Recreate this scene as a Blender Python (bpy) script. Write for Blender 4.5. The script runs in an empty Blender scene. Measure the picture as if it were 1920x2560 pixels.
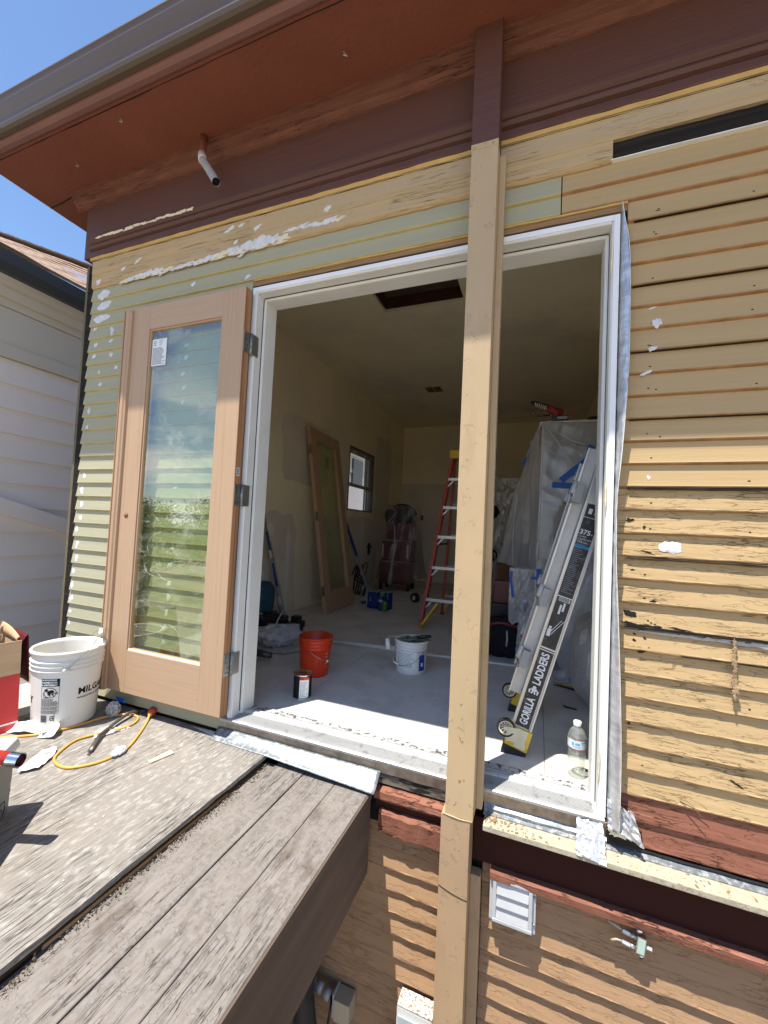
import bpy, bmesh, math, random
from mathutils import Vector, Matrix, noise
random.seed(7)
SC = bpy.context.scene
COL = SC.collection

# ---------------------------------------------------------------- camera, sky, sun, exposure
cam_d = bpy.data.cameras.new("camera")
cam = bpy.data.objects.new("camera", cam_d)
COL.objects.link(cam)
SC.camera = cam
_r = Vector((0.93366489, 0.35497519, 0.04756556))
_u = Vector((-0.0301719, -0.05437859, 0.99806444))
_f = Vector((-0.35687467, 0.93329287, 0.04006111))
M = Matrix(((_r.x, _u.x, -_f.x, 1.357132), (_r.y, _u.y, -_f.y, -1.59377535), (_r.z, _u.z, -_f.z, 0.93551946), (0, 0, 0, 1)))
cam.matrix_world = M
cam_d.sensor_fit = 'VERTICAL'
cam_d.sensor_height = 36.0
cam_d.sensor_width = 27.0
cam_d.lens = 1015.3051 / 2560 * 36.0
cam_d.clip_start = 0.02
cam_d.clip_end = 800

LIGHT = Vector((0.62, 1.0, -3.5)).normalized()      # direction the sunlight travels
world = bpy.data.worlds.new("World")
SC.world = world
world.use_nodes = True
wn, wl = world.node_tree.nodes, world.node_tree.links
wn.clear()
wo = wn.new('ShaderNodeOutputWorld')
wb = wn.new('ShaderNodeBackground')
sky = wn.new('ShaderNodeTexSky')
sky.sky_type = 'NISHITA'
sky.sun_disc = False
sky.sun_elevation = math.asin(-LIGHT.z)
sky.sun_rotation = math.atan2(-LIGHT.x, -LIGHT.y)
sky.air_density = 1.0
sky.dust_density = 0.15
sky.ozone_density = 4.0
sky.altitude = 600
wb.inputs['Strength'].default_value = 0.125
# light clouds that gather towards the horizon
tc = wn.new('ShaderNodeTexCoord')
sep = wn.new('ShaderNodeSeparateXYZ')
wl.new(tc.outputs['Generated'], sep.inputs[0])
mz = wn.new('ShaderNodeMath'); mz.operation = 'MAXIMUM'; mz.inputs[1].default_value = 0.0
wl.new(sep.outputs['Z'], mz.inputs[0])
mp = wn.new('ShaderNodeMapping'); mp.inputs['Scale'].default_value = (1.0, 1.0, 3.2)
wl.new(tc.outputs['Generated'], mp.inputs[0])
nz = wn.new('ShaderNodeTexNoise'); nz.inputs['Scale'].default_value = 3.6; nz.inputs['Detail'].default_value = 9; nz.inputs['Roughness'].default_value = .62
wl.new(mp.outputs[0], nz.inputs['Vector'])
rp = wn.new('ShaderNodeMapRange'); rp.inputs['From Min'].default_value = .45; rp.inputs['From Max'].default_value = .60
wl.new(nz.outputs['Fac'], rp.inputs['Value'])
el = wn.new('ShaderNodeMapRange'); el.inputs['From Min'].default_value = .34; el.inputs['From Max'].default_value = .12
el.inputs['To Min'].default_value = 0.0; el.inputs['To Max'].default_value = 1.0
wl.new(mz.outputs[0], el.inputs['Value'])
mm = wn.new('ShaderNodeMath'); mm.operation = 'MULTIPLY'
wl.new(rp.outputs[0], mm.inputs[0]); wl.new(el.outputs[0], mm.inputs[1])
mx = wn.new('ShaderNodeMix'); mx.data_type = 'RGBA'
wl.new(mm.outputs[0], mx.inputs['Factor'])
wl.new(sky.outputs[0], mx.inputs['A']); mx.inputs['B'].default_value = (9.5, 9.6, 9.9, 1)
wl.new(mx.outputs['Result'], wb.inputs['Color'])
wl.new(wb.outputs[0], wo.inputs['Surface'])

sun_d = bpy.data.lights.new("sun", 'SUN')
sun_d.energy = 4.9
sun_d.angle = math.radians(0.53)
sun_d.color = (1.0, 0.95, 0.87)
sun = bpy.data.objects.new("sun", sun_d)
COL.objects.link(sun)
sun.rotation_euler = LIGHT.to_track_quat('-Z', 'Y').to_euler()
sun.location = (-3, -6, 16)

SC.view_settings.view_transform = 'Standard'
SC.view_settings.look = 'None'
SC.view_settings.gamma = 1.0
SC.view_settings.use_curve_mapping = False
SC.view_settings.exposure = 0.90
SC.cycles.max_bounces = 14
SC.cycles.diffuse_bounces = 10
SC.cycles.transparent_max_bounces = 24

# ---------------------------------------------------------------- helpers
def mat(name, col, rough=.65, metal=0.0, var=.12, vs=6.0, st=(1, 1, 1), bump=.0, bs=60.0, bst=None, col2=None, c2=(.55, .7), c2s=4.0, c2st=None,
        spec=.5, trans=0.0, col3=None, c3=(.6, .65), c3s=20.0, c3st=None, sheen=0.0, coat=0.0, crk=None, peel=None):
    m = bpy.data.materials.new(name)
    m.use_nodes = True
    n, l = m.node_tree.nodes, m.node_tree.links
    b = n['Principled BSDF']
    b.inputs['Roughness'].default_value = rough
    b.inputs['Metallic'].default_value = metal
    b.inputs['Specular IOR Level'].default_value = spec if rough < .6 else min(spec, .18)
    b.inputs['Coat Weight'].default_value = coat
    if trans: b.inputs['Transmission Weight'].default_value = trans
    t = n.new('ShaderNodeTexCoord')
    def noi(scale, stretch, det=6, rg=.6):
        mp = n.new('ShaderNodeMapping'); mp.inputs['Scale'].default_value = stretch
        l.new(t.outputs['Object'], mp.inputs[0])
        x = n.new('ShaderNodeTexNoise'); x.inputs['Scale'].default_value = scale; x.inputs['Detail'].default_value = det
        x.inputs['Roughness'].default_value = rg
        l.new(mp.outputs[0], x.inputs['Vector'])
        return x.outputs['Fac']
    f = noi(vs, st)
    mr = n.new('ShaderNodeMapRange')
    mr.inputs['From Min'].default_value = .25; mr.inputs['From Max'].default_value = .75
    mr.inputs['To Min'].default_value = 1 - var * 1.3; mr.inputs['To Max'].default_value = 1 + var
    l.new(f, mr.inputs['Value'])
    cur = n.new('ShaderNodeVectorMath'); cur.operation = 'SCALE'
    cur.inputs[0].default_value = col[:3]
    l.new(mr.outputs[0], cur.inputs['Scale'])
    out = cur.outputs[0]
    for cc, rng, s_, ss in ((col2, c2, c2s, c2st), (col3, c3, c3s, c3st)):
        if cc is None: continue
        g = noi(s_, ss or st, 7, .65)
        r2 = n.new('ShaderNodeMapRange'); r2.inputs['From Min'].default_value = rng[0]; r2.inputs['From Max'].default_value = rng[1]
        l.new(g, r2.inputs['Value'])
        mi = n.new('ShaderNodeMix'); mi.data_type = 'RGBA'
        l.new(r2.outputs[0], mi.inputs['Factor']); l.new(out, mi.inputs['A']); mi.inputs['B'].default_value = (*cc[:3], 1)
        out = mi.outputs['Result']
    hts = []
    if crk:                     # thin meandering cracks: the contour lines of a stretched noise
        cs, cst, cw, cdep, ccol = crk
        g = noi(cs, cst, 4, .55)
        s1 = n.new('ShaderNodeMath'); s1.operation = 'SUBTRACT'; s1.inputs[1].default_value = .5; l.new(g, s1.inputs[0])
        s2 = n.new('ShaderNodeMath'); s2.operation = 'ABSOLUTE'; l.new(s1.outputs[0], s2.inputs[0])
        r3 = n.new('ShaderNodeMapRange'); r3.inputs['From Max'].default_value = cw; l.new(s2.outputs[0], r3.inputs['Value'])
        g2 = noi(cs * .22, (1, 1, 1), 3, .5)          # cracks come and go
        r4 = n.new('ShaderNodeMapRange'); r4.inputs['From Min'].default_value = .46; r4.inputs['From Max'].default_value = .56; l.new(g2, r4.inputs['Value'])
        inv = n.new('ShaderNodeMath'); inv.operation = 'SUBTRACT'; inv.inputs[0].default_value = 1; l.new(r3.outputs[0], inv.inputs[1])
        ml = n.new('ShaderNodeMath'); ml.operation = 'MULTIPLY'; l.new(inv.outputs[0], ml.inputs[0]); l.new(r4.outputs[0], ml.inputs[1])
        hts.append((ml.outputs[0], -cdep))
        if ccol:
            mi = n.new('ShaderNodeMix'); mi.data_type = 'RGBA'
            l.new(ml.outputs[0], mi.inputs['Factor']); l.new(out, mi.inputs['A']); mi.inputs['B'].default_value = (*ccol, 1)
            out = mi.outputs['Result']
    if peel:                    # flaked paint: raised plateaus with crisp rims
        ps, pst, pth, pdep = peel
        g = noi(ps, pst, 6, .6)
        r5 = n.new('ShaderNodeMapRange'); r5.inputs['From Min'].default_value = pth; r5.inputs['From Max'].default_value = pth + .012; l.new(g, r5.inputs['Value'])
        hts.append((r5.outputs[0], -pdep))
    l.new(out, b.inputs['Base Color'])
    if hts:
        acc = None
        if bump: hts.append((noi(bs, bst or st, 5, .6), bump))
        for sck, wgt in hts:
            mu = n.new('ShaderNodeMath'); mu.operation = 'MULTIPLY'; mu.inputs[1].default_value = wgt; l.new(sck, mu.inputs[0])
            if acc is None: acc = mu.outputs[0]
            else:
                ad = n.new('ShaderNodeMath'); ad.operation = 'ADD'; l.new(acc, ad.inputs[0]); l.new(mu.outputs[0], ad.inputs[1]); acc = ad.outputs[0]
        bp = n.new('ShaderNodeBump'); bp.inputs['Strength'].default_value = 1.0; bp.inputs['Distance'].default_value = .003
        l.new(acc, bp.inputs['Height']); l.new(bp.outputs[0], b.inputs['Normal'])
    elif bump:
        g = noi(bs, bst or st, 5, .6)
        bp = n.new('ShaderNodeBump'); bp.inputs['Strength'].default_value = min(1.0, bump); bp.inputs['Distance'].default_value = .004
        l.new(g, bp.inputs['Height']); l.new(bp.outputs[0], b.inputs['Normal'])
    return m

def film(name, col=(.8, .82, .85), tr=.45, gl=.18, rough=.18, bs=14):
    """thin plastic sheeting: part clear, part milky, part shiny"""
    m = bpy.data.materials.new(name); m.use_nodes = True
    n, l = m.node_tree.nodes, m.node_tree.links
    n.clear()
    o = n.new('ShaderNodeOutputMaterial')
    t = n.new('ShaderNodeTexCoord')
    x = n.new('ShaderNodeTexNoise'); x.inputs['Scale'].default_value = bs; x.inputs['Detail'].default_value = 6; x.inputs['Distortion'].default_value = 1.2
    l.new(t.outputs['Object'], x.inputs['Vector'])
    q1 = n.new('ShaderNodeMath'); q1.operation = 'SUBTRACT'; q1.inputs[1].default_value = .5; l.new(x.outputs['Fac'], q1.inputs[0])
    q2 = n.new('ShaderNodeMath'); q2.operation = 'ABSOLUTE'; l.new(q1.outputs[0], q2.inputs[0])
    q3 = n.new('ShaderNodeMath'); q3.operation = 'POWER'; q3.inputs[1].default_value = .5; l.new(q2.outputs[0], q3.inputs[0])
    bp = n.new('ShaderNodeBump'); bp.inputs['Strength'].default_value = .28; bp.inputs['Distance'].default_value = .012
    l.new(q3.outputs[0], bp.inputs['Height'])
    T = n.new('ShaderNodeBsdfTransparent')
    D = n.new('ShaderNodeBsdfDiffuse'); D.inputs['Color'].default_value = (*col, 1)
    L = n.new('ShaderNodeBsdfTranslucent'); L.inputs['Color'].default_value = (*col, 1)
    G = n.new('ShaderNodeBsdfGlossy'); G.inputs['Roughness'].default_value = rough
    for q in (D, L, G): l.new(bp.outputs[0], q.inputs['Normal'])
    a = n.new('ShaderNodeMixShader'); a.inputs[0].default_value = .4
    l.new(D.outputs[0], a.inputs[1]); l.new(L.outputs[0], a.inputs[2])
    b = n.new('ShaderNodeMixShader'); b.inputs[0].default_value = tr
    l.new(a.outputs[0], b.inputs[1]); l.new(T.outputs[0], b.inputs[2])
    c = n.new('ShaderNodeMixShader'); c.inputs[0].default_value = gl
    l.new(b.outputs[0], c.inputs[1]); l.new(G.outputs[0], c.inputs[2])
    l.new(c.outputs[0], o.inputs['Surface'])
    return m

def glass(name, tint=(.93, .97, .93), refl=.16, dusty=.0):
    m = bpy.data.materials.new(name); m.use_nodes = True
    n, l = m.node_tree.nodes, m.node_tree.links
    n.clear()
    o = n.new('ShaderNodeOutputMaterial')
    T = n.new('ShaderNodeBsdfTransparent'); T.inputs['Color'].default_value = (*tint, 1)
    G = n.new('ShaderNodeBsdfGlossy'); G.inputs['Roughness'].default_value = .0
    F = n.new('ShaderNodeFresnel'); F.inputs['IOR'].default_value = 1.5
    ad = n.new('ShaderNodeMath'); ad.operation = 'ADD'; ad.inputs[1].default_value = refl; ad.use_clamp = True
    l.new(F.outputs[0], ad.inputs[0])
    a = n.new('ShaderNodeMixShader')
    l.new(ad.outputs[0], a.inputs[0]); l.new(T.outputs[0], a.inputs[1]); l.new(G.outputs[0], a.inputs[2])
    gm = n.new('ShaderNodeNewGeometry')
    a2 = n.new('ShaderNodeMixShader')          # the far face of the pane only lets light through
    T2 = n.new('ShaderNodeBsdfTransparent')
    l.new(gm.outputs['Backfacing'], a2.inputs[0]); l.new(a.outputs[0], a2.inputs[1]); l.new(T2.outputs[0], a2.inputs[2])
    last = a2.outputs[0]
    if dusty:
        t = n.new('ShaderNodeTexCoord')
        x = n.new('ShaderNodeTexNoise'); x.inputs['Scale'].default_value = 5; x.inputs['Detail'].default_value = 9; x.inputs['Roughness'].default_value = .72
        x.inputs['Distortion'].default_value = .3
        l.new(t.outputs['Object'], x.inputs['Vector'])
        r = n.new('ShaderNodeMapRange'); r.inputs['From Min'].default_value = .52; r.inputs['From Max'].default_value = .75; r.inputs['To Max'].default_value = dusty
        l.new(x.outputs['Fac'], r.inputs['Value'])
        D = n.new('ShaderNodeBsdfDiffuse'); D.inputs['Color'].default_value = (.7, .68, .6, 1)
        b = n.new('ShaderNodeMixShader')
        l.new(r.outputs[0], b.inputs[0]); l.new(last, b.inputs[1]); l.new(D.outputs[0], b.inputs[2])
        last = b.outputs[0]
    l.new(last, o.inputs['Surface'])
    return m

def mesh(name, vs, fs, m, parent=None, smooth=False, loc=None, fm=None):
    me = bpy.data.meshes.new(name)
    me.from_pydata([tuple(v) for v in vs], [], fs)
    ms = m if isinstance(m, (list, tuple)) else [m]
    for q in ms: me.materials.append(q)
    if fm:
        for i, p in enumerate(me.polygons): p.material_index = fm[i]
    bm = bmesh.new(); bm.from_mesh(me)
    bmesh.ops.recalc_face_normals(bm, faces=bm.faces)
    bm.to_mesh(me); bm.free()
    if smooth:
        for p in me.polygons: p.use_smooth = True
    o = bpy.data.objects.new(name, me)
    COL.objects.link(o)
    if parent: o.parent = parent
    if loc is not None: o.location = loc
    return o

def tag(o, label=None, cat=None, group=None, kind=None):
    if label: o['label'] = label
    if cat: o['category'] = cat
    if group: o['group'] = group
    if kind: o['kind'] = kind
    return o

def thing(name, label, cat, loc=(0, 0, 0), rz=0, group=None):
    o = bpy.data.objects.new(name, None); COL.objects.link(o)
    o.empty_display_size = .1
    o.location = loc; o.rotation_euler = (0, 0, rz)
    return tag(o, label, cat, group)

def box(name, a, b, m, parent=None, bev=0.0, loc=None, rot=None):
    x0, x1 = sorted((a[0], b[0])); y0, y1 = sorted((a[1], b[1])); z0, z1 = sorted((a[2], b[2]))
    vs = [(x, y, z) for x in (x0, x1) for y in (y0, y1) for z in (z0, z1)]
    fs = [(0, 1, 3, 2), (4, 6, 7, 5), (0, 4, 5, 1), (2, 3, 7, 6), (0, 2, 6, 4), (1, 5, 7, 3)]
    o = mesh(name, vs, fs, m, parent, loc=loc)
    if bev:
        bm = bmesh.new(); bm.from_mesh(o.data)
        bmesh.ops.bevel(bm, geom=bm.edges[:], offset=bev, segments=2, affect='EDGES', profile=.7)
        bm.to_mesh(o.data); bm.free()
    if rot is not None: o.rotation_euler = rot
    return o

def extr(name, prof, a, b, m, parent=None, axis='x', step=None, jit=0.0, jf=18.0, fm=None, cap=True, smooth=False, seed=0.0, jmask=None):
    """extrude the closed 2-D profile along an axis from a to b; jit roughens it"""
    n = len(prof)
    L = abs(b - a)
    k = max(1, int(L / step)) if step else 1
    vs, fs, idx = [], [], []
    for i in range(k + 1):
        t = a + (b - a) * i / k
        for j, (p, q) in enumerate(prof):
            dp = dq = 0.0
            if jit and (jmask is None or jmask[j]):
                dp = jit * noise.noise(Vector((t * jf, j * 3.1 + seed, 1.7 + seed)))
                dq = jit * noise.noise(Vector((t * jf, j * 3.1 + seed, 9.2 + seed)))
            p2, q2 = p + dp, q + dq
            vs.append({'x': (t, p2, q2), 'y': (p2, t, q2), 'z': (p2, q2, t)}[axis])
    for i in range(k):
        for j in range(n):
            j2 = (j + 1) % n
            fs.append((i * n + j, i * n + j2, (i + 1) * n + j2, (i + 1) * n + j))
            idx.append(fm[j] if fm else 0)
    if cap:
        fs.append(tuple(range(n))); fs.append(tuple(range(k * n, k * n + n))); idx += [0, 0]
    return mesh(name, vs, fs, m, parent, smooth=smooth, fm=idx if fm else None)

def tube(name, pts, r, m, parent=None, n=10, cap=True, smooth=True, sub=0):
    pts = [Vector(p) for p in pts]
    if sub:
        out = []
        for i in range(len(pts) - 1):
            p0 = pts[max(i - 1, 0)]; p1 = pts[i]; p2 = pts[i + 1]; p3 = pts[min(i + 2, len(pts) - 1)]
            for s in range(sub):
                t = s / sub
                out.append(.5 * ((2 * p1) + (p2 - p0) * t + (2 * p0 - 5 * p1 + 4 * p2 - p3) * t * t + (3 * p1 - p0 - 3 * p2 + p3) * t ** 3))
        out.append(pts[-1]); pts = out
    rs = r if isinstance(r, (list, tuple)) else [r] * len(pts)
    if len(rs) != len(pts): rs = [rs[min(len(rs) - 1, int(i * len(rs) / len(pts)))] for i in range(len(pts))]
    vs, fs = [], []
    up = Vector((0, 0, 1))
    for i, p in enumerate(pts):
        d = (pts[min(i + 1, len(pts) - 1)] - pts[max(i - 1, 0)])
        if d.length < 1e-9: d = Vector((0, 0, 1))
        d.normalize()
        a = d.cross(up)
        if a.length < .05: a = d.cross(Vector((1, 0, 0)))
        a.normalize(); b = a.cross(d)
        for k in range(n):
            t = 2 * math.pi * k / n
            vs.append(p + (a * math.cos(t) + b * math.sin(t)) * rs[i])
    for i in range(len(pts) - 1):
        for k in range(n):
            k2 = (k + 1) % n
            fs.append((i * n + k, i * n + k2, (i + 1) * n + k2, (i + 1) * n + k))
    if cap:
        fs.append(tuple(range(n))); fs.append(tuple(range((len(pts) - 1) * n, len(pts) * n)))
    return mesh(name, vs, fs, m, parent, smooth=smooth)

def lathe(name, prof, m, parent=None, n=36, loc=None, closed=False, fm=None, smooth=True, dent=0.0):
    vs, fs, idx = [], [], []
    for j, (r, z) in enumerate(prof):
        for k in range(n):
            t = 2 * math.pi * k / n
            rr = r * (1 + dent * noise.noise(Vector((math.cos(t) * 2, math.sin(t) * 2, z * 14))))
            vs.append((rr * math.cos(t), rr * math.sin(t), z))
    for j in range(len(prof) - 1):
        for k in range(n):
            k2 = (k + 1) % n
            fs.append((j * n + k, j * n + k2, (j + 1) * n + k2, (j + 1) * n + k))
            idx.append(fm[j] if fm else 0)
    for j in (0, len(prof) - 1):
        if prof[j][0] > 1e-5 and not closed:
            fs.append(tuple(range(j * n, j * n + n))); idx.append(0)
    return mesh(name, vs, fs, m, parent, smooth=smooth, loc=loc, fm=idx if fm else None)

def sheet(name, fn, nu, nv, m, parent=None, thick=0.0, smooth=True, loc=None):
    vs = [fn(i / nu, j / nv) for j in range(nv + 1) for i in range(nu + 1)]
    w = nu + 1
    fs = [(j * w + i, j * w + i + 1, (j + 1) * w + i + 1, (j + 1) * w + i) for j in range(nv) for i in range(nu)]
    o = mesh(name, vs, fs, m, parent, smooth=smooth, loc=loc)
    if thick:
        s = o.modifiers.new('thick', 'SOLIDIFY'); s.thickness = thick; s.offset = 0
    return o

def poly_sheet(name, pts, m, parent=None, thick=.001, z=0, amp=.01, f=9, loc=None, sub=3, base=None):
    """irregular flat scrap from an outline, crumpled a little"""
    bm = bmesh.new()
    v = [bm.verts.new((p[0], p[1], 0)) for p in pts]
    bm.faces.new(v)
    bmesh.ops.triangulate(bm, faces=bm.faces[:])
    for _ in range(sub):
        bmesh.ops.subdivide_edges(bm, edges=bm.edges[:], cuts=1, use_grid_fill=True)
        bmesh.ops.triangulate(bm, faces=bm.faces[:])
    for q in bm.verts:
        h = noise.noise(Vector((q.co.x * f, q.co.y * f, 3.3))) + .4 * noise.noise(Vector((q.co.x * f * 3, q.co.y * f * 3, 7.1)))
        q.co.z = z + amp * (.55 + h)
    me = bpy.data.meshes.new(name); bm.to_mesh(me); bm.free()
    me.materials.append(m)
    o = bpy.data.objects.new(name, me); COL.objects.link(o)
    if parent: o.parent = parent
    if loc is not None: o.location = loc
    s = o.modifiers.new('thick', 'SOLIDIFY'); s.thickness = thick; s.offset = 1
    return o

def text_geo(body, size, bold=0.0, spacing=1.0, shear=0.0):
    cu = bpy.data.curves.new('txt', 'FONT'); cu.body = body; cu.size = size; cu.offset = bold; cu.space_character = spacing; cu.shear = shear
    cu.resolution_u = 3
    o = bpy.data.objects.new('txt', cu); COL.objects.link(o)
    dg = bpy.context.evaluated_depsgraph_get()
    me = bpy.data.meshes.new_from_object(o.evaluated_get(dg))
    vs = [v.co.copy() for v in me.vertices]; fs = [tuple(p.vertices) for p in me.polygons]
    bpy.data.objects.remove(o); bpy.data.curves.remove(cu); bpy.data.meshes.remove(me)
    return vs, fs

def text(name, body, size, m, fn, parent=None, bold=0.0, spacing=1.0, center=False, shear=0.0, maxw=None):
    """flat lettering laid on a surface: fn maps (u, v) of the text plane to a point"""
    vs, fs = text_geo(body, size, bold, spacing, shear)
    if not vs: return None
    w = max(v.x for v in vs)
    k = 1.0 if not maxw or w <= maxw else maxw / w
    off = w * k / 2 if center else 0
    return mesh(name, [fn(v.x * k - off, v.y) for v in vs], fs, m, parent)

def join_geo(parts):
    V, F = [], []
    for vs, fs in parts:
        o = len(V); V += list(vs); F += [tuple(i + o for i in f) for f in fs]
    return V, F

def boxgeo(a, b):
    x0, x1 = sorted((a[0], b[0])); y0, y1 = sorted((a[1], b[1])); z0, z1 = sorted((a[2], b[2]))
    vs = [(x, y, z) for x in (x0, x1) for y in (y0, y1) for z in (z0, z1)]
    return vs, [(0, 1, 3, 2), (4, 6, 7, 5), (0, 4, 5, 1), (2, 3, 7, 6), (0, 2, 6, 4), (1, 5, 7, 3)]

# ---------------------------------------------------------------- materials
GR = (.25, 1, 14)       # grain runs along x
GY = (14, .25, 14)      # grain runs along y
GZ = (14, 14, .25)      # grain runs along z
M_green = mat('green_siding_paint', (.385, .365, .25), .6, var=.06, vs=3, bump=.15, bs=40, st=GR)
M_green_lip = mat('yellowed_groove_paint', (.46, .39, .17), .65, var=.15, vs=9)
M_tan = mat('tan_siding_paint', (.455, .32, .162), .6, var=.07, vs=3, bump=.22, bs=30, st=GR, col2=(.40, .27, .14), c2=(.58, .75), c2s=3)
M_tan_lip = mat('rusty_groove_paint', (.36, .20, .085), .75, var=.3, vs=14)
M_old = mat('cracked_tan_paint', (.45, .315, .160), .7, var=.10, vs=5, st=GR, bump=.35, bs=70, bst=(.4, 1, 1), col2=(.38, .26, .14), c2=(.60, .70), c2s=2.5, col3=(.09, .05, .03), c3=(.745, .765), c3s=6, c3st=(.4, 1, 3), crk=(26, (.20, 1, 2.2), .013, .9, (.30, .20, .10)), peel=(20, (.35, 1, 1.4), .56, .5))
M_old_lip = mat('cracked_tan_lip', (.38, .25, .14), .75, var=.25, vs=12, bump=.5, bs=20)
M_frz = mat('aged_tan_frieze_paint', (.50, .35, .175), .65, var=.12, vs=3, st=GR, bump=.3, bs=50, bst=(.3, 1, 1), col2=(.44, .34, .22), c2=(.45, .6), c2s=1.6, crk=(14, (.10, 1, 4), .007, .6, (.30, .19, .09)), peel=(9, (.3, 1, 2), .58, .4))
M_yel = mat('yellow_paint_line', (.56, .36, .12), .6, var=.15, vs=8, bump=.3, bs=20)
M_low = mat('lower_brown_paint', (.33, .205, .115), .68, var=.10, vs=4, st=GR, bump=.35, bs=70, bst=(.4, 1, 1), col2=(.27, .165, .09), c2=(.58, .7), c2s=3, crk=(24, (.22, 1, 2.4), .014, .4, None), peel=(22, (.3, 1, 1.6), .56, .35))
M_low_lip = mat('lower_brown_lip', (.24, .15, .10), .75, var=.25, vs=10, bump=.5, bs=14)
M_purple = mat('maroon_trim_paint', (.095, .036, .024), .55, var=.12, vs=4, st=GR, bump=.25, bs=12)
M_soffit = mat('bounce_lit_maroon_paint', (.19, .064, .038), .6, var=.10, vs=2.2, bump=.5, bs=50)  # trim maroon made lighter and warmer, with bounced light in the colour
M_crown = mat('rough_maroon_crown', (.165, .068, .042), .65, var=.18, vs=14, st=(.6, 2, 2), bump=.4, bs=60, bst=(.6, 1, 1), crk=(20, (.10, 1.5, 3), .010, .8, (.10, .04, .022)), peel=(16, (.4, 1, 2), .58, .35))
M_red = mat('worn_redbrown_paint', (.24, .098, .062), .65, var=.18, vs=5, st=GR, bump=.4, bs=60, bst=(.4, 1, 1), col2=(.34, .16, .11), c2=(.60, .68), c2s=5, crk=(24, (.25, 1, 2.2), .022, .9, (.07, .03, .02)), peel=(18, (.4, 1, 1.6), .54, .7))
M_darkwood = mat('black_stained_sheathing', (.02, .016, .013), .8, var=.5, vs=4, st=GR, bump=.6, bs=14, col2=(.06, .045, .035), c2=(.6, .7), c2s=4)
M_rawwood = mat('raw_framing_wood', (.30, .19, .10), .75, var=.25, vs=6, st=GR, bump=.5, bs=20)
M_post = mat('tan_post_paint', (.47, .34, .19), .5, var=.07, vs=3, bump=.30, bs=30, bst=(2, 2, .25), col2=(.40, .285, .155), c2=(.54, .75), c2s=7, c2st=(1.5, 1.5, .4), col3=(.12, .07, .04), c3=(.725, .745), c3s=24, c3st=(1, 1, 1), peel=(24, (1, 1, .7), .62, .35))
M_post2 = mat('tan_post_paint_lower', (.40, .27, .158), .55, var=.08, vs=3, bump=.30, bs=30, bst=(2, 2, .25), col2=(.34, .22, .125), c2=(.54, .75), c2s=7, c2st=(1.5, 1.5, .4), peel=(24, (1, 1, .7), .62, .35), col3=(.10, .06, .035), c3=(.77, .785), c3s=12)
M_fir = mat('bare_fir_wood', (.475, .315, .195), .55, var=.10, vs=5, st=GZ, bump=.12, bs=26, col2=(.42, .265, .155), c2=(.5, .62), c2s=5, c2st=GZ)
M_firx = mat('bare_fir_wood_rail', (.48, .32, .20), .55, var=.10, vs=5, st=GR, bump=.12, bs=26, col2=(.42, .265, .155), c2=(.5, .62), c2s=5, c2st=GR)
M_firedge = mat('fir_edge_laminations', (.42, .22, .11), .6, var=.45, vs=7, st=(14, 14, .12), bump=.3, bs=20)
M_white = mat('white_primer', (.74, .74, .70), .45, var=.05, vs=6, bump=.06, bs=40, col3=(.5, .45, .33), c3=(.70, .74), c3s=9)
M_white2 = mat('bright_white_vinyl', (.80, .81, .82), .35, var=.03, vs=6)
M_gasket = mat('dark_weatherstrip', (.06, .065, .07), .6, var=.1)
M_thresh = mat('dusty_aluminium_sill', (.46, .46, .45), .42, metal=.35, var=.10, vs=20, st=GR, col2=(.33, .33, .33), c2=(.56, .62), c2s=26, c2st=(1, 1, 1), bump=.2, bs=60)
M_galv = mat('galvanised_sheet', (.23, .255, .27), .42, metal=.55, var=.35, vs=60, col2=(.42, .43, .43), c2=(.50, .58), c2s=48, bump=.15, bs=50)
M_foil = mat('foil_flashing_tape', (.60, .60, .60), .30, metal=.6, var=.25, vs=7, st=(2, 2, 6), bump=1.0, bs=26, bst=(3, 3, 1))
M_steel = mat('brushed_steel', (.42, .41, .38), .35, metal=.85, var=.1, vs=30)
M_filler = mat('white_filler', (.68, .68, .69), .85, var=.16, vs=40, bump=1.0, bs=70)
M_putty = mat('cream_putty', (.74, .66, .48), .8, var=.12, vs=20, bump=.8, bs=40)
M_sheetw = mat('weathered_grey_plywood', (.24, .218, .192), .85, var=.24, vs=9, st=(22, .5, 22), bump=.5, bs=14, bst=(14, .5, 14), col2=(.35, .33, .305), c2=(.50, .66), c2s=34, c2st=(1.6, .7, 1), col3=(.12, .10, .08), c3=(.62, .72), c3s=7, c3st=(14, .5, 14), crk=(22, (3.2, .10, 1), .014, .9, (.12, .10, .085)))
M_board = mat('weathered_grey_board', (.205, .18, .158), .85, var=.26, vs=7, st=(7, .9, 7), bump=.9, bs=60, bst=(1, .8, 1), col2=(.225, .205, .19), c2=(.48, .62), c2s=75, c2st=(1, .7, 1), col3=(.10, .075, .06), c3=(.58, .72), c3s=3.2, c3st=(2, 1, 1), crk=(13, (3, .16, 1), .008, .9, (.09, .07, .058)), peel=(34, (1, .8, 1), .57, .35))
M_skirt = mat('weathered_skirt_board', (.125, .09, .068), .8, var=.2, vs=4, st=(4, .5, 4), bump=.5, bs=14)
M_joist = mat('dark_deck_joist', (.10, .08, .065), .85, var=.2)
M_grit = mat('dry_debris', (.26, .21, .15), .95, var=.5, vs=60, bump=1, bs=120, col2=(.07, .05, .035), c2=(.5, .6), c2s=30)
M_floor = mat('dusty_grey_subfloor', (.66, .635, .60), .75, var=.10, vs=4, bump=.15, bs=60, col2=(.56, .535, .50), c2=(.5, .62), c2s=3.5, col3=(.44, .42, .39), c3=(.62, .70), c3s=16)
M_wallin = mat('olive_cream_wall_paint', (.83, .745, .52), .7, var=.06, vs=1.6, col2=(.76, .69, .54), c2=(.50, .62), c2s=1.1, bump=.05, bs=80)
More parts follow.
